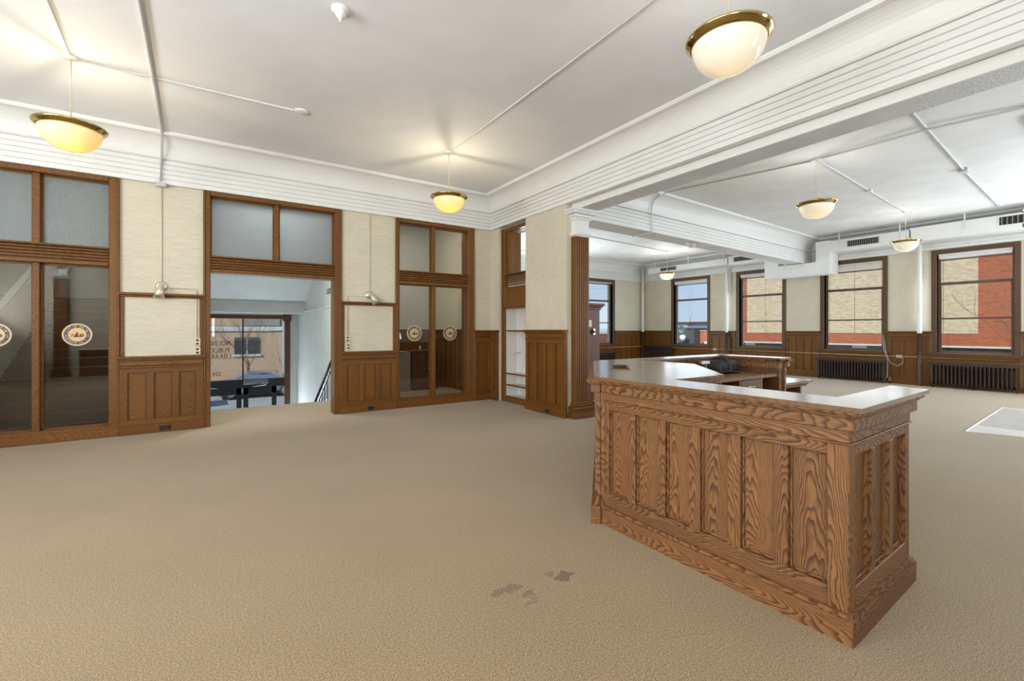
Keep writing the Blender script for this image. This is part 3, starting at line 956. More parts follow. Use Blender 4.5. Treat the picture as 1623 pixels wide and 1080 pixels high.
# ================================================================== ceiling conduits, boxes, detectors
def conduit(pts, r, label, boxes_=(), m=cond_w, cat='conduit'):
    pts = [(p[0], p[1], min(p[2], CZ - r - .001)) for p in pts]
    e = tube('conduit', pts, r, m)
    tag(e, label, cat, 'painted conduits on the ceiling and walls')
    for (x, y, z, sx_, sy_, sz_) in boxes_:
        z = min(z, CZ - sz_ - .002)
        box('junction_box', x - sx_, x + sx_, y - sy_, y + sy_, z - sz_, z + sz_, m, e, False, .004)
    return e
zc = CZ - .010
conduit([(-1.15, YR + .05, zc), (-1.15, 5.3, zc), (-1.19, 6.17, zc)], .009, 'thin white conduit feeding the yellow pendant from behind')
conduit([(-1.12, 6.22, zc), (-.55, 6.21, zc), (.84, 6.17, zc)], .008, 'thin white conduit crossing the thick ceiling pipe to a blank rose', [])
conduit([(-.50, YR + .05, zc - .008), (-.51, 4.8, zc - .008), (-.54, 6.22, zc - .008), (-.58, 7.70, zc - .008), (-.585, 7.82, 4.17), (-.59, 7.87, 4.10), (-.60, 8.0, 3.90), (-.605, 8.02, 3.82), (-.61, 8.01, 3.55)], .017, 'thick painted pipe across the lobby ceiling and down the frieze', [(-.61, 8.03, 3.50, .06, .04, .03)], plain('pipe_grey_paint', (.55, .55, .55), .45))
conduit([(3.04, 6.25, zc), (3.05, 1.88, zc)], .008, 'thin white conduit joining two lobby pendants')
conduit([(8.15, 3.30, zc), (10.73, 3.46, zc), (13.36, 3.63, zc)], .011, 'white conduit joining two pendants with a box midway', [(10.73, 3.46, zc - .01, .05, .05, .02)])
conduit([(5.3, 1.80, zc), (7.42, 1.91, zc), (10.69, 2.11, zc), (14.39, 2.30, zc)], .020, 'grey pipe running to the window wall past a box', [(10.69, 2.11, zc - .012, .09, .06, .028), (14.42, 2.30, zc, .10, .03, .012)], plain('pipe_grey_paint', (.55, .55, .55), .45))
conduit([(7.42, 5.84, 4.14), (7.55, 5.70, zc), (8.08, 3.38, zc)], .012, 'white conduit from the cross beam to the middle pendant')
conduit([(8.08, 3.22, zc), (8.03, 1.94, zc - .03), (8.29, 1.11, zc), (8.6, YR + .05, zc)], .018, 'white pipe looping over the grey ceiling pipe')
fr = by0 + (7.42 - bx0) * (by1 - by0) / (bx1 - bx0)
conduit([(7.42, fr + .46, 3.43), (7.42, fr - .045, 3.43), (7.42, fr - .045, 3.80), (7.42, fr - .05, 3.95), (7.42, fr - .10, 4.06), (7.42, 5.84, 4.14)], .014, 'white conduit bent around the cross beam face')
conduit([(5.35, 9.3, zc), (9.0, 9.7, zc), (13.15, 10.06, zc)], .011, 'white conduit crossing the bright ceiling beyond the cross beam', [(8.4, 9.63, zc - .01, .09, .04, .02)])
d = lathe('ceiling_rose', [(0, 0), (.085, 0), (.085, -.008), (.06, -.02), (0, -.022)], gloss_white, None, False, (.93, 6.17, CZ), 24)
tag(d, 'blank white round ceiling rose at the end of a thin conduit', 'ceiling rose')
d = lathe('heat_detector', [(0, 0), (.075, 0), (.075, -.02), (.05, -.03), (.045, -.05), (.028, -.075), (.012, -.085), (.010, -.11), (0, -.112)], gloss_white, None, False, (.91, 4.02, CZ), 24)
tag(d, 'white bell-shaped detector alone on the lobby ceiling', 'detector')
e = empty('smoke_detector', (9.3, fr + .33, 3.45))
tag(e, 'beige detector with side bracket below the cross beam', 'detector')
lathe('body', [(0, 0), (.09, 0), (.09, -.03), (.075, -.035), (.075, -.07), (0, -.075)], ivory, e, True, (0, 0, 0), 20)
box('bracket', -.26, -.09, -.03, .03, -.02, 0, cond_w, e, True)
e = empty('ceiling_light', (9.3, .75, CZ))
tag(e, 'white rectangular surface fixture at the ceiling edge beside the conduit', 'ceiling light')
box('housing', -.62, .62, -.42, .42, -.06, 0, gloss_white, e, True, .02)
box('diffuser', -.54, .54, -.34, .34, -.075, -.06, grille, e, True, .01)

# ================================================================== air duct on the window wall
du = empty('air_duct', (15.1, 5.0, 3.8))
tag(du, 'white boxed air duct stepping under the cross beam along windows', 'duct')
dx0, dx1 = 14.75, 15.30
for (y0, y1, z0, z1) in ((8.75, 12.15, 3.71, 3.92), (7.52, 8.75, 3.66, 3.96), (7.10, 7.52, 3.08, 3.96), (6.05, 7.10, 3.08, 3.44), (5.68, 6.05, 3.08, 4.02), (3.9, 5.68, 3.67, 4.00), (1.98, 3.9, 3.67, 4.03), (YR, 1.98, 3.70, 4.08)):
    seg = box('duct_section', dx0, dx1, y0, y1, z0, z1, gloss_white, du, False, .006)
    if y1 - y0 > .9 and z1 < 3.5 or y1 - y0 > 1.2:
        k = max(1, int((y1 - y0) / .8))
        for i in range(k + 1):
            yy = y0 + (y1 - y0) * i / k
            box('duct_flange', dx0 - .006, dx1, yy - .008, yy + .008, z0 - .006, z1 + .006, gloss_white, seg)
for (y0, y1, z0, z1) in ((4.54, 5.25, 3.77, 3.93), (1.2, 2.34, 3.80, 3.98), (10.82, 11.54, 3.755, 3.885), (7.75, 8.54, 3.76, 3.91)):
    v = box('vent', dx0 - .012, dx0 - .002, y0 - .03, y1 + .03, z0 - .025, z1 + .025, gloss_white, du, False, .003)
    box('vent_shade_plate', dx0 - .014, dx0 - .012, y0, y1, z0, z1, shade_dark, v)  # dark plate painted as the shade inside the vent
    n = 14
    for i in range(n):
        a = y0 + (y1 - y0) * (i + .5) / n
        box('vent_blade', dx0 - .022, dx0 - .014, a - .009, a + .009, z0, z1, grille, v)
for y in (11.8, 10.3, 8.9, 6.9, 6.4, 5.45, 4.1, 2.9):
    zt = 3.44 if 6.05 < y < 7.1 else 3.92
    box('hanger_strap', dx0 - .01, dx0 - .004, y - .015, y + .015, zt - .1, (3.6 if zt < 3.5 else CZ), cond_w, du)
# heating pipes up the window wall
for y, lab in ((12.84, 'white and brown heating pipe in the far corner'), (9.09, 'heating pipe rising between the sky-view and narrow red-strip windows'), (3.84, 'heating pipe rising between the two long radiators')):
    e = empty('heating_pipe', (XC - .16, y, 0))
    tag(e, lab, 'pipe', 'vertical heating pipes')
    tube('lower_pipe', [(0, 0, 0), (0, 0, 1.36)], .045, pipe_brown, e, True, 12)
    tube('upper_pipe', [(0, 0, 1.36), (0, 0, 3.66 if y < 12 else 4.05)], .052, gloss_white, e, True, 12)
# brass raceway along panelling with outlets
e = tube('wire_raceway', [(XC - .062, 12.95, .735), (XC - .055, 1.3, .735)], .012, dull_brass)
tag(e, 'thin brass-coloured wire raceway along the window wall panelling', 'raceway')
for y in (9.60, 4.28):
    p = box('outlet_plate', XC - .075, XC - .045, y - .06, y + .06, .70, .77, ivory, e, False, .003)
    for dy in (-.025, .025):
        box('socket', XC - .078, XC - .075, y + dy - .012, y + dy + .012, .72, .75, black_pl, p)
e = tube('wire_raceway', [(10.3, YD - .055, .735), (15.3, YD - .055, .735)], .010, dull_brass)
tag(e, 'thin brass-coloured wire raceway along the far wall', 'raceway')
tag(tube('power_cord', [(15.32, 4.66, 1.35), (15.3, 4.60, .9), (15.29, 4.45, .55), (15.3, 4.3, .48), (15.32, 4.2, .56), (15.33, 4.2, .70)], .006, cond_w), 'pale cord looping from window to outlet beside the radiator', 'cord')
tag(tube('power_cord', [(15.33, 4.62, 1.30), (15.30, 4.52, .6), (15.22, 4.50, .2), (15.20, 4.58, .02)], .006, cond_w), 'pale cord hanging from window down to the radiator valve', 'cord')

# ================================================================== picture lights and outlets on the entrance wall
def spotlight(x, z, tilt, lab):
    e = empty('wall_spotlight', (x, YA, z))
    tag(e, lab, 'spotlight', 'small metal spotlights on the entrance wall')
    b = lathe('back_plate', [(0, .025), (.03, .025), (.065, .010), (.075, 0), (0, 0)], cream_metal, e, True, (0, 0, 0), 24)
    b.rotation_euler = (PI / 2, 0, 0)
    h = lathe('lamp_head', [(0, .05), (.022, .045), (.032, .025), (.036, -.01), (.066, -.15), (.060, -.15), (.03, -.02), (0, 0)], cream_metal, e, True, (tilt * .05, -.09, -.02), 20)
    h.rotation_euler = (-.35, -tilt, 0)
    tube('arm', [(0, -.02, 0), (tilt * .05, -.09, .0)], .014, cream_metal, e, True)
    return e
spotlight(-.61, 2.07, -.1, 'cream metal spotlight on the pier beside the dark stair screen')
spotlight(2.33, 2.07, .4, 'cream metal spotlight tilted aside on the pier right of the entrance')
def wall_conduit(pts, lab):
    e = tube('wall_conduit', pts, .009, ivory)
    return tag(e, lab, 'conduit', 'painted conduits on the ceiling and walls')
yw = YA - .012
wall_conduit([(-.61, yw, 3.48), (-.61, yw, 2.13)], 'thin cream conduit dropping to the spotlight beside the stair screen')
wall_conduit([(-.52, yw, 2.05), (-.215, yw, 2.05), (-.205, yw, 2.04), (-.205, yw, 1.31)], 'thin cream conduit from spotlight to outlets beside the stair screen').data
wall_conduit([(2.33, yw, 3.50), (2.33, yw, 2.14)], 'thin cream conduit dropping to the tilted spotlight')
wall_conduit([(2.25, yw, 2.05), (1.965, yw, 2.05), (1.955, yw, 2.04), (1.955, yw, 1.33)], 'thin cream conduit from the tilted spotlight to outlets')
def outlet(x, z, lab):
    e = box('wall_outlet', x - .037, x + .037, YA - .035, YA, z - .055, z + .055, ivory, None, False, .004)
    tag(e, lab, 'outlet', 'cream wall outlets')
    for dz in (-.025, .025):
        box('socket', x - .017, x + .017, YA - .038, YA - .035, z + dz - .014, z + dz + .014, black_pl, e)
outlet(-.19, 1.27, 'upper cream outlet of the pair left of the entrance')
outlet(-.19, 1.14, 'lower cream outlet of the pair left of the entrance')
outlet(1.945, 1.29, 'upper cream outlet of the pair right of the entrance')
outlet(1.955, 1.16, 'lower cream outlet of the pair right of the entrance')
for (x0, x1, y0, y1, lab) in ((-.63, -.50, YA - .070, YA - .062, 'black outlet in the baseboard left of the entrance'), (2.28, 2.40, YA - .070, YA - .062, 'black outlet in the baseboard right of the entrance'), (4.758, 4.768, 6.02, 6.12, 'black outlet in the baseboard of the bookcase pier')):
    e = box('floor_outlet', x0, x1, y0, y1, .03, .09, black_pl, None, False, .003)
    tag(e, lab, 'outlet')
tag(box('wall_hook', 4.815, 4.83, 6.235, 6.25, 2.36, 2.40, dull_brass, None, False, .003), 'small brass hook left on the bare wallpapered pier', 'hook')

# ================================================================== circulation desk
def panel_run(parent, x, y, rz, L, n, post=.07, st=.07, f0=.97, f1=.97, dz=0.0):
    """oak counter front; local -y outward; f0/f1 = how far the mouldings run past each end (mitre)"""
    bk = boxes('carcass', [(0, L, .012, .045, 0, 1.05)], wood('desk', 2, 0), parent, False, (x, y, 0), rz)
    def b(nm, *a, bev=.003): return box(nm, *a, 'desk', bk, True, bev)
    def run(nm, e, z0, z1, bev=.003): return b(nm, -e * f0, L + e * f1, -e, .012, z0 + (dz if z0 > 0 else 0), z1 + dz, bev=bev)
    run('plinth', .056, 0, .114, 0)
    run('plinth_cap', .044, .114, .132, 0)
    F = -.028
    b('bottom_rail', post, L - post, F, .012, .132, .232)
    b('top_rail', post, L - post, F, .012, .855, .915)
    b('corner_post', F * -f0 * 0 - .028 * f0, post, F, .012, .132, .915)
    b('corner_post', L - post, L + .028 * f1, F, .012, .132, .915)
    w = (L - 2 * post - st * (n - 1)) / n
    for i in range(n):
        a = post + i * (w + st)
        if i: b('stile', a - st, a, F, .012, .232, .855)
        b('panel', a + .003, a + w - .003, .004, .012, .235, .852, bev=0)
        bd = .011
        for (p0, p1, q0, q1) in ((a, a + bd, .232, .855), (a + w - bd, a + w, .232, .855), (a, a + w, .232, .232 + bd), (a, a + w, .855 - bd, .855)):
            b('panel_bead', p0, p1, -.010, .008, q0, q1, bev=.004)
    run('bead', .040, .912, .922)
    run('frieze_board', .032, .922, .984)
    run('frieze_board', .060, .984, 1.044, .004)
    for (z0, z1, e) in ((1.044, 1.053, .068), (1.053, 1.064, .078), (1.064, 1.076, .090)):
        run('crown_moulding', e, z0, z1, .003)
    return bk
FX, FY = 2.475, .895
fc = empty('front_counter', (2.6, 1.6, 0))
tag(fc, 'oak panelled service counter, six tall panels facing the open carpet', 'counter')
panel_run(fc, FX, 2.44, -PI / 2, 1.545, 6, post=.06, st=.075, f0=.414)
panel_run(fc, FX, FY, R(1.8), .88, 3, post=.055, st=.06, f1=.6, dz=-.0015)
# back faces
box('inner_panel', FX + .04, FX + .06, 1.0, 2.0, 0, 1.06, 'desk', fc)
prism('end_post', [(3.27, .96), (3.36, .965), (3.36, 1.02), (3.27, 1.02)], 0, 1.06, 'desk', fc)
prism('counter_top', [(2.385, .795), (2.70, 1.005), (2.70, 2.0), (2.375, 2.0)], 1.076, 1.10, 'desktop', fc)
prism('counter_top', [(2.385, .795), (3.50, .835), (3.545, 1.03), (2.70, 1.005)], 1.076, 1.10, 'desktop', fc)
# corner counter with big top and rectangular cut-out
cc = empty('corner_counter', (3.0, 2.9, 0))
tag(cc, 'wide worn oak corner counter with a rectangular hole cut in top', 'counter')
panel_run(cc, 3.62, 3.655, R(-135), 1.71, 6, post=.06, st=.075, f0=.414, f1=.414, dz=-.0015)
def top_with_hole(name, outer, hole, z0, z1, mat, parent):
    bm = bmesh.new()
    cx, cy = 3.2, 2.8
    loops = []
    for pts in (outer, hole):
        vs = [bm.verts.new((p[0] - cx, p[1] - cy, 0)) for p in pts]
        es = [bm.edges.new((vs[i], vs[(i + 1) % len(vs)])) for i in range(len(vs))]
        loops += es
    bmesh.ops.triangle_fill(bm, use_beauty=True, use_dissolve=False, edges=loops)
    r = bmesh.ops.extrude_face_region(bm, geom=bm.faces[:])
    for v in r['geom']:
        if isinstance(v, bmesh.types.BMVert): v.co.z += z1 - z0
    bmesh.ops.recalc_face_normals(bm, faces=bm.faces[:])
    me = bpy.data.meshes.new(name)
    bm.to_mesh(me); bm.free()
    me.materials.append(mat)
    o = bpy.data.objects.new(name, me)
    o.location = (cx, cy, z0)
    return link(o, parent)
hole = [(3.28, 3.14), (3.37, 3.05), (3.02, 2.70), (2.93, 2.79)]
ct_ = top_with_hole('counter_top', [(2.375, 2.0), (3.32, 2.0), (4.11, 2.80), (4.11, 3.74), (3.60, 3.74), (2.375, 2.46)], hole, 1.076, 1.10, wood('desktop', 0, 1), cc)
for i in range(4):
    a, b = Vector((*hole[i], 0)), Vector((*hole[(i + 1) % 4], 0))
    n = (b - a).normalized().cross(Vector((0, 0, 1)))
    mid = (a + b) / 2
    out = (mid - Vector((3.15, 2.92, 0))).normalized()
    if n.dot(out) < 0: n = -n
    prism('hole_trim', [tuple((a)[:2]), tuple(b[:2]), tuple((b + n * .018)[:2]), tuple((a + n * .018)[:2])], 1.0, 1.106, 'desk', ct_)
for (z0, z1, e_) in ((1.045, 1.076, .03), (1.0, 1.045, .05)):
    prism('edge_moulding', [(2.50, 2.0 + e_), (3.32 - e_ * .3, 2.0 + e_), (4.11 - e_, 2.81 + e_ * .3), (4.11 - e_, 3.6), (4.05 - e_, 3.6), (4.05 - e_, 2.84), (3.28, 2.06 + e_), (2.50, 2.06 + e_)], z0, z1, 'desk', cc)
prism('inner_support', [(3.10, 2.12), (3.16, 2.06), (4.0, 2.90), (3.94, 2.96)], 0, 1.0, 'desk', cc)
# back and right counter
bc = empty('rear_counter', (5.2, 3.6, 0))
tag(bc, 'raised oak ledge wrapping the back of the desk behind the bag', 'counter')
panel_run(bc, 6.02, 3.66, PI, 2.40, 8, f1=.414)
panel_run(bc, 6.02, 2.84, PI / 2, .80, 3, dz=-.0015)
prism('counter_top', [(4.112, 3.50), (5.83, 3.50), (6.10, 3.75), (4.112, 3.75)], 1.076, 1.10, 'desktop', bc)
prism('counter_top', [(5.83, 3.50), (5.83, 2.78), (6.10, 2.78), (6.10, 3.75)], 1.076, 1.10, 'desktop', bc)
for (e_, z0, z1) in ((.02, 1.055, 1.076), (.035, 1.035, 1.055)):
    box('crown_moulding', 4.2, 5.86, 3.50 + e_, 3.56, z0, z1, 'desk', bc, bev=.006)
    box('crown_moulding', 5.83 + e_, 5.9, 2.80, 3.53, z0, z1, 'desk', bc, bev=.006)
    box('crown_moulding', 5.83 + e_, 6.08 - e_, 2.78 + e_, 2.84, z0, z1, 'desk', bc, bev=.006)
box('inner_frieze', 4.2, 5.90, 3.56, 3.60, .965, 1.04, 'desk', bc)
box('inner_frieze', 5.875, 5.98, 2.82, 3.58, .965, 1.04, 'desk', bc)
box('inner_panel', 4.2, 5.92, 3.60, 3.62, 0, .965, 'desk', bc)
for i in range(7):
    y = 2.85 + i * .107
    box('inner_board', 5.91, 5.93, y, y + .104, .86, .965, 'desk', bc, bev=.003)
box('inner_panel', 5.93, 5.98, 2.84, 3.6, 0, .965, 'desk', bc)
# drawer unit below the work surface
un = empty('drawer_unit', (5.3, 3.2, 0))
tag(un, 'oak work surface unit with drawer between two open cubbies', 'drawer unit')
prism('work_surface', [(4.13, 2.86), (4.60, 2.86), (5.99, 2.86), (5.905, 3.0), (5.905, 3.60), (4.13, 3.60)], .862, .90, 'desk', un)
for x in (4.68, 5.08, 5.555, 5.955):
    box('divider', x, x + .03, 2.87, 3.55, .06, .862, 'desk', un)
for z in (.655, .32, .06):
    box('shelf', 4.68, 5.985, 2.87, 3.55, z, z + .03, 'desk', un)
box('back_board', 4.68, 5.985, 3.55, 3.57, .06, .862, 'desk', un)
box('plinth', 4.68, 5.985, 2.92, 3.55, 0, .06, 'desk', un)
dr = box('drawer', 5.115, 5.55, 2.865, 2.89, .69, .855, 'casing', un, bev=.004)
tube('drawer_handle', [(5.27, 2.865, .775), (5.28, 2.84, .775), (5.39, 2.84, .775), (5.40, 2.865, .775)], .006, brass, dr)
# side table beyond
tb = empty('side_table', (6.6, 3.2, 0))
tag(tb, 'low oak desk with overhanging top standing beyond the rear counter', 'table')
prism('table_top', [(6.15, 2.90), (6.99, 2.90), (6.99, 3.52), (6.15, 3.52)], .722, .75, 'desktop', tb)
box('edge_moulding', 6.17, 6.95, 2.93, 3.48, .695, .722, 'desk', tb, bev=.008)
box('edge_moulding', 6.18, 6.93, 2.95, 3.46, .665, .695, 'desk', tb, bev=.008)
box('side_panel', 6.84, 6.88, 3.0, 3.44, 0, .665, 'desk', tb)
box('side_panel', 6.20, 6.24, 3.0, 3.44, 0, .665, 'desk', tb)
box('back_panel', 6.24, 6.84, 3.36, 3.40, .1, .665, 'desk', tb)
# bag and gadget
bg = empty('camera_bag', (5.45, 3.30, .90))
tag(bg, 'soft black nylon bag with strap lying on the oak work surface', 'bag')
def blob(name, sx_, sy_, sz_, loc, mat, parent, pw=3.5):
    vs, fs = [], []
    n, m = 20, 10
    for i in range(m + 1):
        th = PI * i / m
        for j in range(n):
            ph = 2 * PI * j / n
            v = Vector((math.sin(th) * math.cos(ph), math.sin(th) * math.sin(ph), math.cos(th)))
            k = (abs(v.x) ** pw + abs(v.y) ** pw + abs(v.z) ** pw) ** (-1 / pw)
            v *= k
            wob = 1 + .03 * math.sin(5 * ph + i)
            vs.append((v.x * sx_ * wob, v.y * sy_ * wob, v.z * sz_))
    for i in range(m):
        for j in range(n):
            k = (j + 1) % n
            fs.append((i * n + j, (i + 1) * n + j, (i + 1) * n + k, i * n + k))
    return mesh(name, vs, fs, mat, parent, True, loc, 0, True)
blob('body', .20, .13, .085, (0, 0, .086), bagm, bg)
blob('pocket', .05, .10, .06, (-.22, -.02, .062), bagm, bg)
tube('strap', [(-.07, -.14, .02), (-.07, -.135, .12), (-.07, -.08, .185), (-.07, 0, .20), (-.07, .10, .18), (-.07, .135, .06)], .018, bagm, bg, True, 8)
tube('strap', [(.18, -.12, .02), (.05, -.17, .015), (-.10, -.17, .04), (-.24, -.12, .03)], .010, bagm, bg, True, 6)
tube('handle', [(-.10, .0, .17), (-.06, 0, .215), (.02, 0, .215), (.06, 0, .17)], .012, bagm, bg, True, 8)
gd = empty('folded_tripod', (5.02, 3.30, .90))
tag(gd, 'small black folded tripod with silver clamp beside the black bag', 'tripod')
for i in range(3):
    tube('leg', [(-.16, -.03 + .03 * i, .015 + .03 * (i == 1)), (.14, -.03 + .03 * i, .015 + .03 * (i == 1))], .014, black_pl, gd, True, 8)
blob('head', .05, .05, .05, (.0, 0, .08), black_pl, gd)
box('clamp', -.05, .12, -.02, .02, .125, .165, steel, gd, True, .004)

# ================================================================== floor mat
mt = empty('floor_mat', (10.5, 1.0, 0))
tag(mt, 'pale ribbed floor mat lying on the carpet near the windows', 'mat')
mx = [(8.88, 1.74), (12.2, 1.90), (12.45, -.2), (9.55, -.2)]
prism('base', mx, 0.0, .008, mat_mat, mt)
nr = 70
rb = []
for i in range(nr):
    t = (i + .5) / nr
    x = 9.0 + t * 3.1
    yt = 1.74 + (x - 8.88) * .048
    rb.append((x - .012, x + .012, -.18, yt - .03, .008, .012))
o = boxes('ribs', [r for r in rb if r[0] > 9.6], mat_mat, mt)
o['kind'] = 'stuff'
tube('edge_trim', [(8.88, 1.74, .006), (12.2, 1.90, .006)], .010, cond_w, mt)

# ================================================================== behind the stair screen
tag(boxes('wall_stair_side', [(-.60, -.45, YA + WT, 14.6, -2.2, CZ)], hall_paint), kind='structure')
tag(boxes('wall_stair_outer', [(-3.75, -3.6, YA + WT, 13.3, 0, CZ)], hall_paint), kind='structure')
tag(boxes('wall_stair_end', [(-3.6, -.60, 13.2, 13.35, 0, CZ)], hall_paint), kind='structure')
stf = empty('stair_flight', (-2.1, 8.7, 0))
tag(stf, 'dark carpeted stair flight rising behind the glazed screen with seals', 'stairs')
for i in range(15):
    y = 8.62 + i * .28
    box('step', -3.58, -.62, y, y + .30, 0 if i < 1 else (i - 1) * .14, (i + 1) * .14 - .02, tread_m, stf)
    box('nosing', -3.58, -.62, y - .03, y + .03, (i + 1) * .14 - .02, (i + 1) * .14 + .005, 'redbrown', stf, bev=.008)
sr = empty('stair_balustrade', (-2.9, 8.7, 0))
tag(sr, 'pale sloping stringer with handrail beside the dark stair flight', 'railing')
vs = [(-2.75, 8.5, .05), (-2.75, 12.9, 2.25), (-2.75, 12.9, 3.25), (-2.75, 8.5, 1.05), (-2.65, 8.5, .05), (-2.65, 12.9, 2.25), (-2.65, 12.9, 3.25), (-2.65, 8.5, 1.05)]
mesh('stringer_wall', vs, [(0, 3, 2, 1), (4, 5, 6, 7), (0, 1, 5, 4), (1, 2, 6, 5), (2, 3, 7, 6), (3, 0, 4, 7)], hall_paint, sr)
tube('handrail', [(-2.6, 8.5, 1.08), (-2.6, 12.9, 3.28)], .03, steel, sr)
# ================================================================== entrance stair hall
tag(boxes('wall_hall_right', [(2.10, 2.25, YA + WT, 14.6, -2.2, CZ)], hall_paint), kind='structure')
box('wall_panel', 2.07, 2.10, YA + WT, 14.4, -2.2, 1.93, hall_paint, bpy.data.objects['wall_hall_right'])
box('ledge', 2.055, 2.10, YA + WT, 14.4, 1.93, 1.95, gloss_white, bpy.data.objects['wall_hall_right'])
box('utility_cover', 2.05, 2.07, 13.2, 13.75, -1.9, -1.0, plain('cover_grey', (.35, .38, .37), .5), bpy.data.objects['wall_hall_right'])
# sloped soffit below the upper stair
vs, pf = [], [(YA + WT, CZ), (13.4, 2.19), (13.4, 1.90), (14.6, 1.90), (14.6, CZ)]
for x in (-.45, 2.10):
    vs += [(x, p[0], p[1]) for p in pf]
n = len(pf)
so = mesh('ceiling', vs, [(0, 1, 2, 3, 4), (9, 8, 7, 6, 5)] + [(i, n + i, n + (i + 1) % n, (i + 1) % n) for i in range(n)], hall_paint)
tag(so, kind='structure')
st2 = empty('entrance_steps', (.8, 9.8, -2.1))
tag(st2, 'carpeted steps dropping from the landing to the street doors', 'stairs')
for i in range(12):
    y = 9.72 + i * .275
    box('step', -.44, 2.06, y, y + .275, -2.1, -(i + 1) * .168, tread_m, st2)
tag(boxes('floor', [(-.45, 2.07, 9.72 + 12 * .275, 14.75, -2.2, -2.1)], tread_m), kind='structure')
hr = empty('handrail', (1.95, 10, 0))
tag(hr, 'black metal handrail with balusters descending the entrance steps', 'railing')
sl = -.168 / .275
def hz(y, off): return off + (y - 9.72) * sl
tube('top_rail', [(1.95, 9.05, 1.42), (1.95, 9.06, 1.02), (1.95, 9.72, .62 + .0), (1.95, 13.0, hz(13.0, .62))], .028, dark_metal, hr)
tube('lower_rail', [(1.95, 9.5, .60), (1.95, 13.0, hz(13.0, .46))], .020, dark_metal, hr)
tube('bottom_rail', [(1.95, 9.72, .05), (1.95, 13.0, hz(13.0, -.02))], .014, dark_metal, hr)
for i in range(13):
    y = 9.75 + i * .27
    tube('baluster', [(1.95, y, hz(y, -.16)), (1.95, y, hz(y, .62))], .009, dark_metal, hr, False, 6)
sg = box('restroom_sign', 2.085, 2.098, 9.95, 10.50, 2.24, 2.34, sign_grey, None, False, .002)
tag(sg, 'small dark grey Restroom sign high on the stair hall wall', 'sign')
vs, fs, w = text_run('Restroom', .085)
k = .50 / w
mesh('lettering', [(2.083, 10.475 - v[0] * k, 2.262 + v[2] * k) for v in vs], fs, paper_w, sg)
# street doors
DY = 14.5
dd = empty('door_2', (.7, DY, -2.1))
tag(dd, kind='structure')
box('head_frame', -.45, 1.87, DY - .06, DY + .06, 1.76, 1.87, 'redbrown', dd)
box('jamb', 1.73, 1.87, DY - .06, DY + .06, -2.1, 1.76, 'redbrown', dd)
box('jamb_block', 1.68, 1.90, DY - .08, DY + .06, 1.70, 1.89, 'redbrown', dd, bev=.01)
box('wall_strip', 1.87, 2.07, DY - .03, DY + .06, -2.1, 1.9, hall_paint, dd)
box('mullion', .675, .71, DY - .04, DY + .04, .07, 1.76, dark_metal, dd)
box('head_bar', -.45, 1.73, DY - .06, DY + .06, -.16, .07, dark_metal, dd)
tp = None
for (a, b) in ((-.45, .675), (.71, 1.73)):
    tp2 = box('transom_pane', a, b, DY - .003, DY + .003, .07, 1.76, glass, dd)
    tp = tp or tp2
def lettering(txt, x, z, size, parent):
    vs, fs, w = text_run(txt, size)
    mesh('lettering', [(x - v[0] * .72, DY - .006, z + v[2]) for v in vs], fs, letter_black, parent)
lettering('MOLINE', .40, 1.02, .185, tp)
lettering('PUBLIC', .38, .83, .185, tp)
lettering('LIBRARY', .42, .66, .185, tp)
lettering('504', .18, .20, .17, tp)
for (a, b, s_) in ((-.45, .66, 0), (.70, 1.52, 1)):
    lf = boxes('door_leaf', [(a, a + .12, DY - .03, DY + .03, -2.08, -.16), (b - .12, b, DY - .03, DY + .03, -2.08, -.16), (a, b, DY - .03, DY + .03, -2.08, -1.85), (a, b, DY - .03, DY + .03, -.34, -.16)], dark_metal, dd)
    pn = box('door_pane', a + .12, b - .12, DY - .003, DY + .003, -1.85, -.34, glass, lf)
    tube('pull_bar', [(a + .14, DY - .08, -1.1), (b - .14, DY - .08, -1.1)], .016, steel, lf)
cl = box('door_closer', .70, 1.30, DY - .13, DY - .06, -.06, .06, plain('closer_grey', (.18, .19, .20), .4, .4), dd, False, .006)
tube('closer_arm', [(1.25, DY - .1, -.10), (.9, DY - .14, -.13)], .01, steel, dd)
tube('closer_arm', [(-.2, DY - .1, -.10), (.1, DY - .14, -.13)], .012, steel, dd)
box('side_light', 1.54, 1.73, DY - .003, DY + .003, -2.08, -.16, glass, dd)
pp = box('door_notice', -.02, .22, DY - .012, DY - .008, -1.04, -.76, plain('notice_dark', (.10, .12, .11), .5), dd)
ds = lathe('door_sticker', [(0, 0), (.085, 0), (.085, .003), (0, .003)], navy, dd, False, (1.10, DY - .012, -.93), 24)
ds.rotation_euler = (PI / 2, 0, 0)
WM[ds.name] = Matrix.LocRotScale(ds.location, ds.rotation_euler, None)
d2 = lathe('sticker_centre', [(0, 0), (.055, 0), (.055, .002), (0, .002)], yellow_p, ds, True, (0, 0, .003), 20)
tag(boxes('wall_street', [(-.6, -.45, 14.4, 14.65, -2.2, CZ), (2.07, 2.25, 14.4, 14.65, -2.2, CZ), (-.45, 2.07, 14.44, 14.56, 1.87, CZ)], hall_paint), kind='structure')

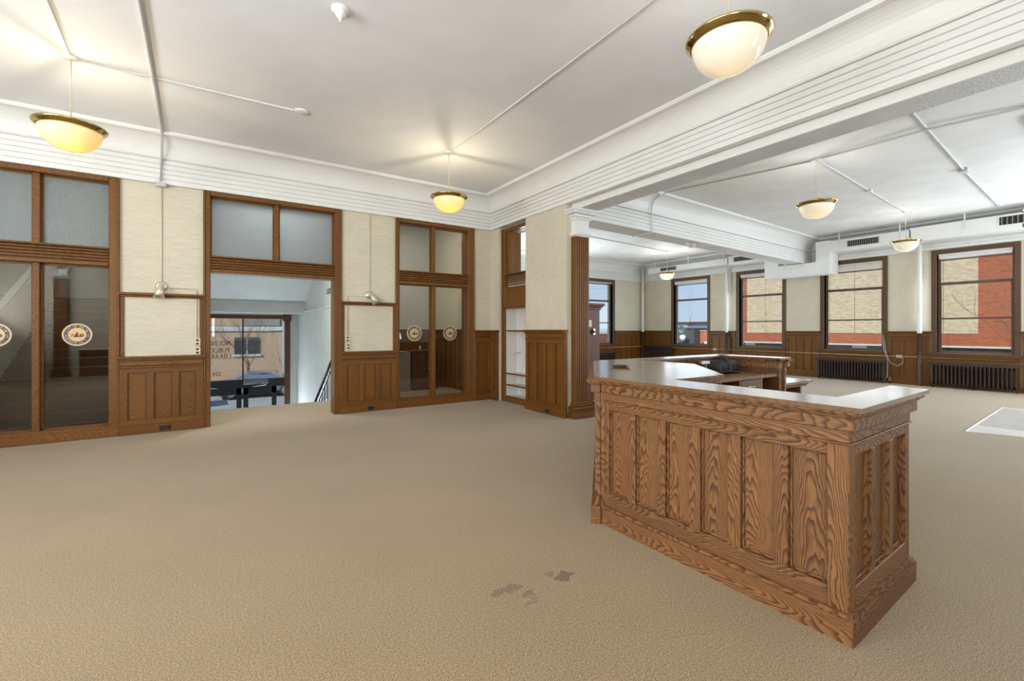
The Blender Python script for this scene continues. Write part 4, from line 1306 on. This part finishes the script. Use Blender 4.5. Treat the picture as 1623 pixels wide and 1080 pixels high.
# ================================================================== office behind the right-hand screen
tag(boxes('wall_office_end', [(2.25, 5.0, 11.3, 11.45, 0, CZ)], hall_paint), kind='structure')
wo = bpy.data.objects['wall_office_end']
wainscot(wo, 2.75, 11.3, 0, 2.2, 1.45, 4, dent=False)
wainscot(wallB, 5.0, 11.28, -PI / 2, 2.85, 1.45, 6, dent=False)
e = empty('office_cabinet', (4.25, 10.6, 0))
tag(e, 'dark wood office cabinet behind the right-hand glazed screen', 'cabinet')
box('body', 3.95, 4.6, 10.2, 10.7, 0, .92, 'redbrown', e, bev=.006)
box('top', 3.92, 4.63, 10.17, 10.73, .92, .95, 'redbrown', e, bev=.006)
d = box('door', 4.0, 4.28, 10.18, 10.2, .08, .86, 'redbrown', e, bev=.004)
box('knob', 4.24, 4.26, 10.16, 10.18, .5, .53, steel, d)
d = box('door', 4.30, 4.56, 10.18, 10.2, .08, .86, 'redbrown', e, bev=.004)
box('knob', 4.32, 4.34, 10.16, 10.18, .5, .53, steel, d)
e = empty('filing_cabinet', (3.75, 10.5, 0))
tag(e, 'grey ribbed metal cabinet behind the right-hand glazed screen', 'cabinet')
box('body', 3.62, 3.9, 10.2, 10.75, 0, .93, plain('cabinet_grey', (.30, .29, .27), .45), e, bev=.008)
for i in range(12):
    box('rib', 3.612, 3.62, 10.24, 10.70, .08 + i * .065, .11 + i * .065, plain('cabinet_grey', (.30, .29, .27), .45), e)
tag(box('green_cloth', 3.60, 3.74, 10.19, 10.5, .935, .945, mint), 'pale green cloth folded on top of the grey metal cabinet', 'cloth')
tag(lathe('small_bottle', [(0, 0), (.028, 0), (.03, .07), (.014, .09), (.012, .12), (0, .12)], paper_w, None, False, (4.2, 10.35, .95), 14), 'small white bottle standing on the dark office cabinet', 'bottle')
e = tube('office_conduit', [(2.45, 11.18, .48), (3.35, 11.18, .48), (3.36, 11.18, .47), (3.36, 11.18, .12)], .016, ivory)
tag(e, 'cream conduit run low on the office panelling behind glass', 'conduit')
e = lathe('water_tap', [(0, 0), (.03, 0), (.035, .05), (.02, .09), (.03, .12), (.03, .20), (0, .20)], steel, None, False, (2.95, 11.18, .60), 14)
tag(e, 'small chrome bracket fitting on the office panelling behind glass', 'fitting')
box('backplate', 2.92, 2.98, 11.18, 11.25, .62, .78, black_pl, e)

# ================================================================== unseen lamps added to brighten the halls beyond the screens
def flush(x, y, z, power, col, lab, rx=0.0):
    e = empty('hall_fill_light', (x, y, z))
    tag(e, lab, 'ceiling light', 'added fill lamps in the halls')
    e.rotation_euler = (rx, 0, 0)
    WM[e.name] = Matrix.LocRotScale(e.location, e.rotation_euler, None)
    box('housing', -.32, .32, -.32, .32, -.05, 0, gloss_white, e, True, .01)
    l = bpy.data.lights.new('tube', 'AREA')
    l.shape = 'RECTANGLE'; l.size = .58; l.size_y = .58; l.energy = power; l.color = col
    o = bpy.data.objects.new('tube', l)
    o.location = (0, 0, -.055)
    link(o, e, True)
flush(.85, 9.05, 3.86, 62, (.92, .97, 1), 'fill lamp added unseen above the entrance stair header', -math.atan2(2.01, 5.05))
flush(3.5, 9.6, CZ, 30, (1, .97, .9), 'fill lamp added unseen in the office behind the right-hand screen')
flush(-2.0, 10.2, CZ, 10, (.95, 1, .97), 'fill lamp added unseen above the dark stair flight')

# ================================================================== outdoors
gz = -2.35
for (x0, x1, y0, y1, lab) in ((-16, -11.4, -11, 13, 'tall tan brick block added beyond the side wall to stop sun'), (-11, 14, -17, -12, 'tall tan brick block added beyond the back wall to stop sun')):  # unseen blocks put in to keep direct sun out of the rooms
    e = empty('sun_block_building', ((x0 + x1) / 2, (y0 + y1) / 2, gz))
    tag(e, lab, 'building')
    box('wall', x0, x1, y0, y1, gz, 12, brick_tan, e)
    box('roof', x0 - .2, x1 + .2, y0 - .2, y1 + .2, 12, 12.4, concrete, e)
tag(boxes('ground', [(XL - 30, 80, 14.8, 19.5, gz - .3, gz), (16.0, 80, -40, 14.8, gz - .3, gz), (30, 80, 14.8, 60, gz - .3, gz)], concrete), kind='structure')
rd = boxes('road', [(XL - 30, 30, 19.5, 30.0, gz - .3, gz - .02)], asphalt)
tag(rd, kind='structure')
box('lane_line', -30, 30, 23.4, 23.52, gz - .019, gz - .012, yellow_p, rd)
box('lane_line', -30, 30, 23.7, 23.82, gz - .019, gz - .012, yellow_p, rd)
tag(boxes('sidewalk', [(XL - 30, 30, 30.0, 34.0, gz - .3, gz + .1)], concrete), kind='structure')
# building opposite the entrance
e = empty('street_building', (2, 34.2, gz))
tag(e, 'tan brick building with pale cornice across the street from the doors', 'building')
box('wall', -18, 3.9, 34.0, 40.0, gz, 1.35, brick_tan, e)
box('wall', -18, 3.9, 34.2, 40.0, 1.7, 7, brick_tan, e)
for i in range(22):
    box('cornice_block', -17.8 + i, -17.8 + i + .96, 33.9, 34.2, 1.38, 1.66, concrete, e, bev=.02)
box('louvre_band', 1.6, 3.75, 33.95, 34.2, 1.72, 2.4, grille, e)
box('corner_pier', 3.9, 4.3, 33.85, 40, gz, 7, plain('pier_blue_grey', (.35, .39, .42), .7), e)
wn = box('window', 1.15, 2.55, 33.95, 34.0, -.15, .95, win_dark, e)
box('window_surround', 1.05, 2.65, 33.9, 34.0, -.27, -.15, concrete, wn)
box('window_mullion', 1.82, 1.87, 33.93, 33.96, -.15, .95, concrete, wn)
e = empty('gas_meter', (3.0, 33.6, gz + .1))
tag(e, 'blue-grey gas meter pipework before the tan brick wall', 'meter')
for x in (2.45, 3.0, 3.4):
    box('meter_body', x, x + .3, 33.5, 33.8, gz + .35, gz + .8, teal_p, e, False, .04)
tube('pipe', [(2.4, 33.65, gz + .5), (3.75, 33.65, gz + .5)], .05, teal_p, e)
tube('pipe', [(2.75, 33.65, gz + .1), (2.75, 33.65, gz + 1.05), (3.6, 33.65, gz + 1.05), (3.6, 33.65, gz + .6)], .045, teal_p, e)
def tree(x, y, z, h, label, seed, spread=.5, levels=4):
    rr = random.Random(seed)
    e = empty('bare_tree', (x, y, z))
    tag(e, label, 'tree')
    tv, tf = tube_data([(0, 0, 0), (.05, .02, h * .2), (.02, -.03, h * .4)], .075 * h / 4, 7, .05 * h / 4)
    mesh('trunk', tv, tf, bark, e, True)
    V, Fc = [], []
    def grow(p, d, L, r, k):
        q = p
        pts = [p]
        dd = d.copy()
        for i in range(3):
            dd = (dd + Vector((rr.uniform(-.25, .25), rr.uniform(-.25, .25), rr.uniform(-.05, .2)))).normalized()
            q = q + dd * (L / 3)
            pts.append(q)
        v, f = tube_data(pts, r, 4, r * .55)
        b = len(V)
        V.extend(v); Fc.extend([tuple(b + i for i in g) for g in f])
        if k > 0:
            for j in range(3 if k > 1 else 4):
                nd = (dd + Vector((rr.uniform(-1, 1), rr.uniform(-1, 1), rr.uniform(-.2, .7))) * spread * 1.4).normalized()
                grow(pts[rr.choice((1, 2, 3))], nd, L * rr.uniform(.55, .8), r * .55, k - 1)
    for j in range(4):
        a = j * PI / 2 + rr.uniform(-.4, .4)
        grow(Vector((.03, -.02, h * rr.uniform(.2, .4))), Vector((math.cos(a) * spread, math.sin(a) * spread, .7)).normalized(), h * .38, .022 * h / 4, levels)
    o = mesh('branches', V, Fc, bark, e, True)
    o['kind'] = 'stuff'
    return e
tree(1.75, 31.5, gz + .1, 4.6, 'slim bare street tree before the tan brick wall', 3)
tree(20.4, 1.5, gz, 5.6, 'bare tree with fine branches outside the half red brick view', 8, .55)
tree(39.5, 30.5, gz, 3.2, 'bare reddish shrub-like tree outside the sky-view window', 11, .6, 3)
def car(x, y, rz, paint, label):
    e = empty('parked_car', (x, y, gz), rz)
    tag(e, label, 'car', 'cars parked on the street')
    pr = [(-2.2, .35), (-2.22, .75), (-1.9, .92), (-1.15, .98), (-.55, 1.38), (.55, 1.42), (1.25, 1.02), (2.05, .90), (2.2, .70), (2.18, .35)]
    def side(p, w, inset=0): return [(a, -w, b) for a, b in p] + [(a, w, b) for a, b in p]
    vs = []
    for (a, b) in pr:
        w = .86 if b < 1.05 else .64
        vs += [(a, -w, b), (a, w, b)]
    n = len(pr)
    fs = [(2 * i, 2 * i + 1, 2 * ((i + 1) % n) + 1, 2 * ((i + 1) % n)) for i in range(n)]
    fs += [tuple(2 * i for i in range(n)), tuple(2 * i + 1 for i in range(n - 1, -1, -1))]
    mesh('body', vs, fs, paint, e, True)
    for s in (-1, 1):
        q = [(-1.05, .99, .80), (-.55, 1.33, .66), (.0, 1.35, .66), (.0, 1.0, .80)]
        mesh('side_window', [(a, s * (w + .012), b) for a, b, w in q], [(0, 1, 2, 3)], car_glass, e, True)
        q = [(.06, 1.0, .80), (.06, 1.35, .66), (.5, 1.36, .66), (1.1, 1.02, .80)]
        mesh('side_window', [(a, s * (w + .012), b) for a, b, w in q], [(0, 1, 2, 3)], car_glass, e, True)
        for xx in (-1.35, 1.35):
            wh = lathe('wheel', [(.0, -.1), (.24, -.1), (.33, -.09), (.34, 0), (.33, .09), (.24, .1), (0, .1)], tyre, e, True, (xx, s * .80, .34), 20)
            wh.rotation_euler = (PI / 2, 0, 0)
            WM[wh.name] = WM[e.name] @ Matrix.LocRotScale(wh.location, wh.rotation_euler, None)
            lathe('hub_cap', [(0, -.115), (.21, -.105), (.22, -.1)], steel, wh, True, (0, 0, 0 if s < 0 else .0), 16)
            lathe('hub_cap', [(0, .115), (.21, .105), (.22, .1)], steel, wh, True, (0, 0, 0), 16)
    box('bumper', -2.27, -2.15, -.8, .8, .35, .6, paint, e, True, .03)
    box('bumper', 2.13, 2.25, -.8, .8, .35, .6, paint, e, True, .03)
    box('head_lamp', 2.10, 2.21, -.78, -.5, .66, .78, globe_w, e, True, .02)
    box('head_lamp', 2.10, 2.21, .5, .78, .66, .78, globe_w, e, True, .02)
car(2.15, 29.6, PI, car_silver, 'silver car parked across the street before the gas meter')
car(-2.6, 27.4, PI, car_blue, 'grey-blue car parked behind the mirrored street number')

# brick building opposite the window wall
FXB = 30.0
e = empty('brick_building', (FXB + 3, 5, gz))
tag(e, 'large red brick building with buff brick panels opposite the window wall', 'building')
box('wall', FXB, FXB + 10, -30, 17.0, 1.0, 9.0, brick_red, e)
box('wall', FXB, FXB + 10, -30, 17.0, .66, 1.0, brick_red, e)
box('base_strip', FXB - .05, FXB + .4, -30, 17.0, .58, .67, concrete, e)
box('base_wall', FXB + .5, FXB + 9, -30, 17.0, gz, .58, grey_clad, e)
for i in range(9):
    y = 5.43 + i * 1.2233
    box('buff_panel', FXB - .03, FXB + .02, y + .012, y + 1.2233 - .012, 1.26, 8.8, brick_pale, e)
for i in range(9):
    y = -8 + i * 3.1
    w = box('window', FXB + .44, FXB + .5, y, y + 2.4, gz + .8, .5, win_dark, e)
    box('window_post', FXB + .40, FXB + .5, y + 2.4, y + 3.1, gz, .58, plain('post_white', (.6, .6, .6), .6), e)
    box('window_mullion', FXB + .42, FXB + .45, y + 1.2, y + 1.26, gz + .8, .5, navy, w)
tag(boxes('garden_wall', [(FXB - 4, FXB - 3.6, -10, 6.0, gz, .35)], plain('garden_wall_pale', (.58, .58, .54), .8, var=.1)), 'low pale wall before the red brick building', 'wall')
# lower buildings seen through the sky-view window
e = empty('grey_building', (47, 33, gz)); tag(e, 'dark grey flat-roofed block outside the sky-view window', 'building')
box('wall', 45, 52, 30.7, 36.5, gz, 1.55, grey_clad, e)
box('parapet', 44.9, 52.1, 30.6, 36.6, 1.55, 1.70, grey_clad, e)
e = empty('low_brick_building', (47, 27, gz)); tag(e, 'low orange-red brick building beside the dark grey block', 'building')
box('wall', 46, 53, 20.0, 30.6, gz, 1.30, plain('orange_brick', (.50, .17, .10), .8, var=.15), e)
box('parapet', 45.9, 53.1, 19.9, 30.6, 1.30, 1.40, concrete, e)
box('canopy', 45.2, 46, 28.2, 30.4, -.35, -.2, dark_metal, e)
wn = box('window', 45.95, 46, 29.2, 30.3, gz + .2, .0, win_dark, e)
box('window_band', 45.92, 45.95, 29.2, 30.3, -.6, -.3, globe_w, wn)
e = empty('far_building', (62, 48, gz)); tag(e, 'distant grey building on the skyline of the sky-view window', 'building')
box('wall', 60, 70, 42, 52, gz, 2.3, plain('far_grey', (.32, .33, .36), .8), e)
box('roof', 59.8, 70.2, 41.8, 52.2, 2.3, 2.6, grey_clad, e)
box('stack', 61, 61.3, 42.4, 42.7, 2.6, 3.4, concrete, e)
e = empty('red_far_building', (40, 42, gz)); tag(e, 'red brick building seen through the far wall window', 'building')
box('wall', 24, 46, 42, 50, gz, .9, plain('dull_red_brick', (.22, .085, .065), .8, var=.2), e)
box('parapet', 23.9, 46.1, 41.9, 50, .9, 1.15, concrete, e)
box('upper_block', 37, 41, 43, 48, 1.15, 2.2, concrete, e)
def street_lamp(x, y, h, r, lab, hood=False):
    e = empty('street_lamp', (x, y, gz))
    tag(e, lab, 'street lamp')
    lathe('post', [(0, 0), (.16, 0), (.16, .3), (.09, .4), (.075, h - .1), (.11, h - .05), (.11, h), (0, h)], lamp_green, e, True, (0, 0, 0), 12)
    lathe('globe', [(.001, h), (r * .6, h + .05), (r, h + r), (r * .8, h + r * 1.7), (.001, h + 2 * r)], globe_w, e, True, (0, 0, 0), 16)
    if hood:
        lathe('hood', [(r * 1.9, h + r * 1.2), (r * .8, h + r * 2.0), (.05, h + r * 2.6), (0, h + r * 2.6)], lamp_green, e, True, (0, 0, 0), 16)
street_lamp(38.0, 27.15, 2.75, .30, 'green lamp post with white globe outside the sky-view window')
street_lamp(43.0, 30.9, 3.45, .32, 'green lamp post with hooded globe before the dark grey block', True)
